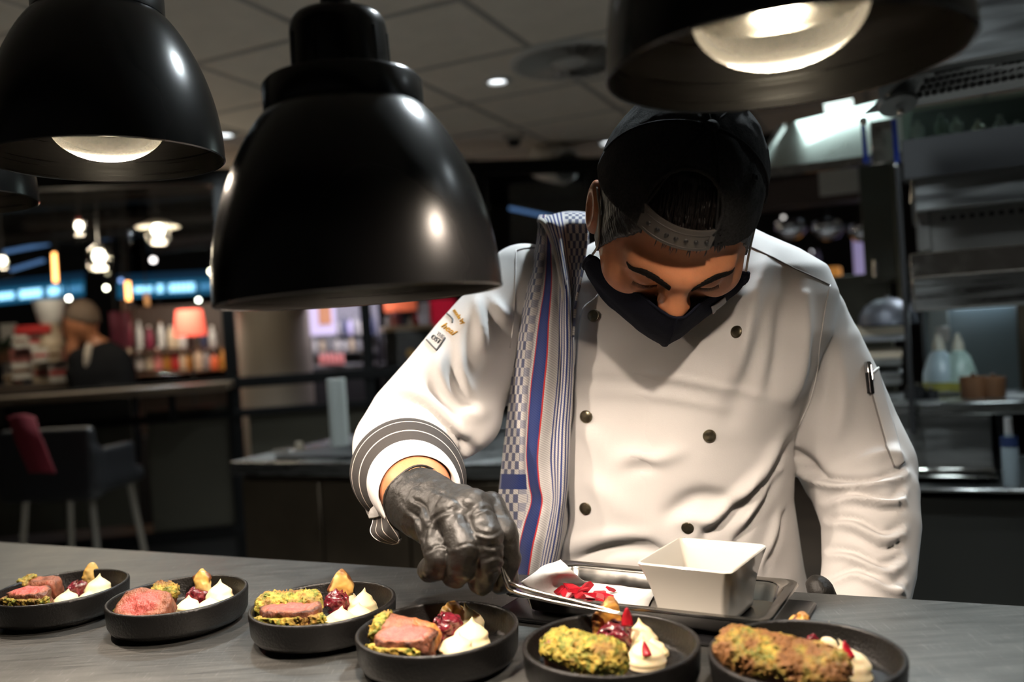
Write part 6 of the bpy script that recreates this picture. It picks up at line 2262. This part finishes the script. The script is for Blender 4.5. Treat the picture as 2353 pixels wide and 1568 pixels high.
# grill unit hanging on the wall with two rows of holes
t = thing('salamander_grill', 'wide steel salamander grill with two rows of round holes at the right edge', 'grill', onb(2230, 680, KD))
def kb(x0, y0, x1, y1, b=KD, dep=.3, bevel=.003, tilt=0.0):
    """Box square to the room whose front's corners lie on these pixels (top edge follows the room)."""
    p, q = onb(x0, y0, b), onb(x1, y1, b)
    r0, r1 = room(p), room(q)
    return rbox(r0[0], r1[0], b, b + dep, min(r0[2], r1[2]), max(r0[2], r1[2]), bevel)
part('upper_panel', kb(2112, 345, 2700, 402, KD + .04, .4), M_st2, t)
part('ledge', kb(2098, 404, 2700, 424, KD - .04, .44), M_steel_dull, t)
fp = part('hole_panel', kb(2112, 428, 2700, 572, KD, .4), M_st2, t)
part('end_strip', kb(2100, 430, 2142, 574, KD - .006, .1), M_st2, t)
part('lower_box', kb(2092, 592, 2700, 680, KD - .07, .45, .006), M_steel, t)
part('lower_edge', kb(2090, 584, 2700, 594, KD - .075, .45, .002), M_chrome, t)
for row, y in ((0, 461), (1, 502)):
    p = onb(2168, y, KD)
    for k in range(16):
        c = p + EA * (.0205 * k)
        part('vent_hole', xf(lathe([(0, .0015), (.0062, .0015), (.0062, -.002), (0, -.002)], 12), frame_to(-EB), c), M_hole, fp)
for k, y in enumerate((417, 428, 439, 450, 462)):
    part('hinge_knuckle', xf(lathe([(0, -.006), (.007, -.006), (.007, .006), (0, .006)], 12), None, onb(2098, y, KD - .02)), M_chrome, t)
# perforated hood panel, hinge plate and the lit canopy
HDp = 1.75
t = thing('extractor_hood', 'steel extractor hood with perforated panel and bolted hinge plate at the upper right', 'hood', onb(2200, 200, HDp))
G = np.array([[onb(2115, 150, HDp), onb(2500, 40, HDp)], [onb(1985, 262, HDp + .1), onb(2500, 172, HDp + .1)]])
hp = part('perforated_panel', thick(surf(G, 2, 2), .004), M_steel_dull, t)
n_ = unit(np.cross(G[0, 1] - G[0, 0], G[1, 0] - G[0, 0]))
if n_ @ (EYE - G[0, 0]) < 0: n_ = -n_
holes = []
for r in range(5):
    for k in range(19):
        u = (.18 + k * .037 + (r % 2) * .0185); v = .14 + r * .155
        q = (G[0, 0] * (1 - u) + G[0, 1] * u) * (1 - v) + (G[1, 0] * (1 - u) + G[1, 1] * u) * v
        if proj(q)[0] < 2380: part('panel_hole', xf(lathe([(0, .0012), (.0058, .0012), (.0058, -.001), (0, -.001)], 8), frame_to(n_), q + n_ * .003), M_hole, hp)
hpl = onb(2062, 238, HDp + .06)
pl_ = part('hinge_plate', xf(lathe([(0, .006), (.034, .006), (.036, 0), (0, 0)], 24), frame_to(n_), hpl), M_steel_dull, t)
for dx, dy in ((-.012, .018), (.014, .018), (.004, -.012), (-.062, -.02)):
    part('bolt', xf(lathe([(0, .012), (.005, .011), (.0065, .006), (.0065, 0), (0, 0)], 10), frame_to(n_), hpl + EA * dx + EZ * dy), M_chrome, pl_)
part('hood_beam', kb(2000, -60, 2700, 60, HDp - .02, .3), M_steel_dull, t)
CD = 2.9
t = thing('lit_canopy', 'pale lit steel canopy with blue edged film right of the cap of the cook', 'canopy', onb(1880, 372, CD))
Gc = np.array([[onb(1740, 395, CD), onb(2085, 350, CD)], [onb(1815, 285, CD + .45), onb(2100, 215, CD + .45)]])
part('canopy_slope', thick(surf(Gc, 2, 2), .006), mat('canopy_steel', (.42, .47, .46), .30, 1.0, rough_var=.05, noise_scale=6), t)
part('canopy_lip', bar(onb(1735, 402, CD), onb(2090, 358, CD), .02, .03), M_chrome, t)
part('canopy_edge', bar(onb(1738, 398, CD), onb(1800, 300, CD + .45), .02, .05), M_steel_dull, t)
for x in (1990, 2062):
    part('blue_film', bar(onb(x, 375, CD - .25), onb(x - 8, 275, CD - .25), .02, .012), mat('blue_film', (.01, .05, .45), .3), t)
part('film_plate', kb(1998, 280, 2056, 372, CD - .24, .01, .002), M_chrome, t)
tube_ = onb(1945, 300, CD + .25)
part('canopy_lamp', bar(onb(1895, 250, CD + .6), onb(1960, 238, CD + .6), .05, .03), glow('canopy_tube', (.85, 1.0, .95), 1.5), t)
add_light('canopy_light', 'AREA', onb(1925, 262, CD + .5), 1.6, (.80, 1.0, .95), t, .30, (-.1, -.5, -1))
# glass shelf with items above the grill
t = thing('glass_shelf', 'narrow glass fronted shelf with small items above the grill', 'shelf', onb(2210, 325, KD))
part('shelf_glass', kb(2070, 250, 2700, 322, KD - .05, .012), thin_glass('shelf_glass', .2, (.75, .85, .8)), t)
part('shelf_base', kb(2070, 322, 2700, 340, KD - .06, .09), M_black, t)
for k, (x, h, c_) in enumerate(((2110, 40, 'steel'), (2165, 55, 'green'), (2200, 50, 'steel'), (2250, 42, 'cream'), (2300, 52, 'grey'), (2340, 40, 'steel'))):
    bottle(x, 318, 318 - h, 2.5, 26, MC[c_], '%s jar on the glass shelf above the grill, %s' % (c_, ['leftmost', 'second', 'third', 'fourth', 'fifth', 'last'][k]), 'jars on the glass shelf', MC['steel'])
# tall post left of the grill and dark olive cabinet
solo('black_post', kb(2070, 380, 2092, 1000, KD + .10, .06), M_black, 'black upright post left of the grill', 'post')
t = thing('olive_cabinet', 'tall dark olive cabinet behind the shoulder of the cook', 'cabinet', onb(2020, 760, 3.2))
part('cabinet_body', kb(1972, 375, 2076, 640, 3.2, .4), mat('olive_dark', (.045, .043, .026), .4), t)
part('cabinet_edge', kb(2058, 375, 2068, 760, 3.19, .05), mat('olive_edge', (.12, .11, .07), .4), t)
part('cabinet_foot', kb(1860, 640, 2100, 1590, 3.25, .4), mat('olive_dark'), t)
part('handle', tube([onb(2012, 598, 3.18), onb(2014, 636, 3.18)], .012, 8), M_chrome, t)
# view past the cabinet: white panel, globes, purple column
solo('white_panel', kb(1880, 390, 1974, 440, 4.4, .03), mat('white_panel', (.42, .40, .37), .6), 'pale panel under the canopy right of the cap', 'panel')
solo('dark_beam', kb(1700, 425, 1974, 455, 4.6, .2), mat('brown_beam', (.05, .03, .025), .6), 'dark brown beam behind the pale panel', 'beam')
M_globe = mat('mirror_globe', (.75, .77, .85), .06, 1.0)
for k, (x, y) in enumerate(((1816, 525), (1902, 525), (1988, 530))):
    c = onb(x, y, 4.9); r = 38 / FPX * 4.6
    t = thing('glass_globe', 'shiny glass globe lamp hanging right of the cap, %s' % ['left one', 'right one', 'one half hidden by the cabinet'][k], 'globe lamp', c, 'glass globes')
    part('globe', xf(lathe([(0, -r * .75), (r * .6, -r * .6), (r * .95, -r * .2), (r, .1 * r), (r * .9, r * .4), (r * .3, r * .62), (0, r * .65)], 28), None, c), M_globe, t)
    part('stem', tube([c + EZ * r * .6, c + EZ * r * 4], .008, 6), M_black, t)
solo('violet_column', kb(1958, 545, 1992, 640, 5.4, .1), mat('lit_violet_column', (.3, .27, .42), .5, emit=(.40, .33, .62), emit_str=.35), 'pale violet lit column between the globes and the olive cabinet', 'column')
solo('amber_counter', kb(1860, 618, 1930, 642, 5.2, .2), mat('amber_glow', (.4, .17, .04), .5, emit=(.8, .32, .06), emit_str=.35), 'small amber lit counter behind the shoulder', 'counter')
for k, (x, c_) in enumerate(((1862, 'wine'), (1880, 'violet'), (1840, 'grey'))):
    bottle(x, 612, 570, 5.6, 15, MC[c_], '%s bottle on the far counter behind the shoulder' % c_, 'bottles behind the shoulder')

# cooking line: opening under the grill, steel top, oven
t = thing('kitchen_window', 'bright opening under the grill showing a pale blue tiled wall', 'opening', onb(2230, 880, 3.3))
part('tiled_wall', kb(2120, 675, 2700, 900, 3.4, .03), mat('blue_grey_tiles', (.20, .25, .27), .3), t)
part('lamp_strip', kb(2190, 680, 2335, 702, 3.35, .03), glow('strip_white', (.62, .78, .9), 1.6), t)
add_light('bottle_fill', 'AREA', onb(2230, 688, 2.52), 1.8, (.80, .95, 1.0), t, .2, (-.1, .5, -1))  # added fill, set ahead of the strip to brighten the squeeze bottles
part('window_post', kb(2112, 675, 2135, 905, 2.9, .05), M_black, t)
part('window_post', kb(2335, 675, 2700, 905, 2.9, .05), mat('brown_steel'), t)
part('socket', kb(2148, 752, 2185, 785, 3.36, .03, .004), mat('pale_plastic'), t)
part('pale_panel', kb(2130, 680, 2190, 900, 3.37, .02), mat('pale_tile', (.28, .31, .30), .4), t)
for k, (x, c_) in enumerate(((2162, (.50, .62, .68)), (2207, (.48, .64, .58)))):
    b = onb(x, 897, 2.75); dd = float(proj(b)[2]); s = dd / FPX
    t = thing('squeeze_bottle', '%s plastic squeeze bottle on the cooking line' % ['bluish', 'greenish'][k], 'bottle', b, 'squeeze bottles')
    part('bottle_body', xf(lathe([(0, 0), (34 * s, 0), (37 * s, 8 * s), (36 * s, 40 * s), (24 * s, 78 * s), (10 * s, 95 * s), (0, 96 * s)], 20), None, b), mat('squeeze_%d' % k, c_, .3, trans=.3), t)
    part('nozzle', xf(lathe([(0, 92 * s), (13 * s, 92 * s), (12 * s, 106 * s), (4 * s, 130 * s), (0, 131 * s)], 14), None, b), mat('nozzle_cream', (.5, .47, .38), .4), t)
    part('sauce', xf(lathe([(0, -.001), (35 * s, -.001), (37.6 * s, 8 * s), (37.6 * s, 20 * s), (0, 20 * s)], 20), None, b), mat('yellow_sauce', (.30, .28, .06), .4), t)
t = thing('cooking_range', 'steel cooking range with oven body at the right behind the sleeve', 'range', onb(2180, 1300, 2.5) * [1, 1, 0])
part('range_top', kb(1990, 930, 2700, 946, 2.5, .34), M_steel, t)
part('range_front', kb(2000, 946, 2285, 1082, 2.53, .3), M_steel_dull, t)
part('range_side', kb(2285, 946, 2312, 1082, 2.56, .3), M_dark, t)
part('range_ledge', kb(2000, 1076, 2290, 1088, 2.46, .1), M_chrome, t)
part('range_ledge', kb(2000, 1092, 2295, 1100, 2.45, .1), M_chrome, t)
part('lower_top', kb(1990, 1120, 2700, 1140, 2.40, .55), M_steel, t)
part('lower_body', kb(1990, 1142, 2700, 1900, 2.44, .5), mat('dark_olive_steel', (.05, .05, .045), .4, .7), t)
for k, (x, y, r) in enumerate(((2110, 905, 16), (2140, 912, 14), (2240, 892, 26), (2285, 890, 24), (2090, 905, 10))):
    b = onb(x, 930, 2.62); s = float(proj(b)[2]) / FPX
    h = (930 - y + r) * s
    t = thing('steel_pot', 'small dark steel pan on the range, %s' % ['beside the squeeze bottles on the left', 'right under the bluish bottle', 'brown one right of the greenish bottle', 'last one at the right', 'leftmost smallest one'][k], 'pan', b, 'pans on the range')
    part('pan_body', xf(lathe([(0, 0), (r * s, 0), (r * 1.15 * s, h), (r * 1.08 * s, h), (r * .95 * s, h * .15), (0, h * .15)], 18), None, b), MC['brown'] if k in (2, 3) else M_dark, t)
    part('pan_knob', xf(lathe([(0, h), (5 * s, h), (6 * s, h + 8 * s), (0, h + 9 * s)], 10), None, b), M_chrome, t)
t = thing('steel_rack', 'steel rack with bright trays behind the sleeve pocket', 'rack', onb(2020, 930, 2.9))
for y0, y1, m in ((752, 768, 'cream'), (772, 782, 'grey'), (812, 824, 'cream'), (826, 840, 'steel'), (858, 884, 'steel')):
    part('rack_tray', kb(1960, y0, 2090 if y0 < 800 else 2074, y1, 2.9, .24), MC[m] if m != 'steel' else M_steel, t)
part('rack_post', kb(2086, 740, 2094, 930, 2.9, .03), mat('olive_edge'), t)
c = onb(2040, 745, 2.95)
t = thing('dome_cover', 'round steel dome cover on the rack behind the shoulder', 'dome', c)
s = float(proj(c)[2]) / FPX
part('dome', xf(lathe([(62 * s, 0), (60 * s, 22 * s), (46 * s, 44 * s), (24 * s, 57 * s), (0, 60 * s)], 28), None, c), mat('dome_steel', (.16, .165, .19), .5, .8), t)
part('dome_knob', xf(lathe([(0, 58 * s), (6 * s, 58 * s), (7 * s, 66 * s), (0, 68 * s)], 12), None, c), M_chrome, t)
part('dome_plate', xf(lathe([(0, -4 * s), (68 * s, -4 * s), (68 * s, 0), (0, 0)], 28), None, c), M_dark, t)
for k, (x, y0, y1, w, c_) in enumerate(((2325, 950, 1120, 34, 'steel'),)):
    b = onb(x, y1, 2.42); s = float(proj(b)[2]) / FPX
    t = thing('spray_bottle', 'clear bottle with blue label at the right edge beside the range', 'bottle', b)
    part('bottle_body', xf(lathe([(0, 0), (16 * s, 0), (18 * s, 6 * s), (18 * s, 90 * s), (8 * s, 125 * s), (0, 126 * s)], 18), None, b), mat('clear_plastic', (.30, .36, .40), .25, trans=.3), t)
    part('bottle_label', xf(lathe([(18.5 * s, 95 * s), (18.5 * s, 118 * s)], 18, caps=False), None, b), mat('blue_label', (.01, .025, .09), .5), t)
    part('bottle_cap', xf(lathe([(0, 124 * s), (9 * s, 124 * s), (8 * s, 160 * s), (0, 162 * s)], 14), None, b), MC['steel'], t)
# dark work table edge seen between sleeve and towel
solo('work_table', kb(960, 985, 1190, 1010, 3.3, .5), M_steel_dull, 'dark steel work table edge seen between the sleeve and the towel', 'table')
solo('work_cabinet', kb(1040, 1012, 1190, 1400, 3.33, .4), mat('teal_dark_steel', (.02, .026, .028), .35, .6), 'dark cabinet below the work table behind the towel', 'cabinet')
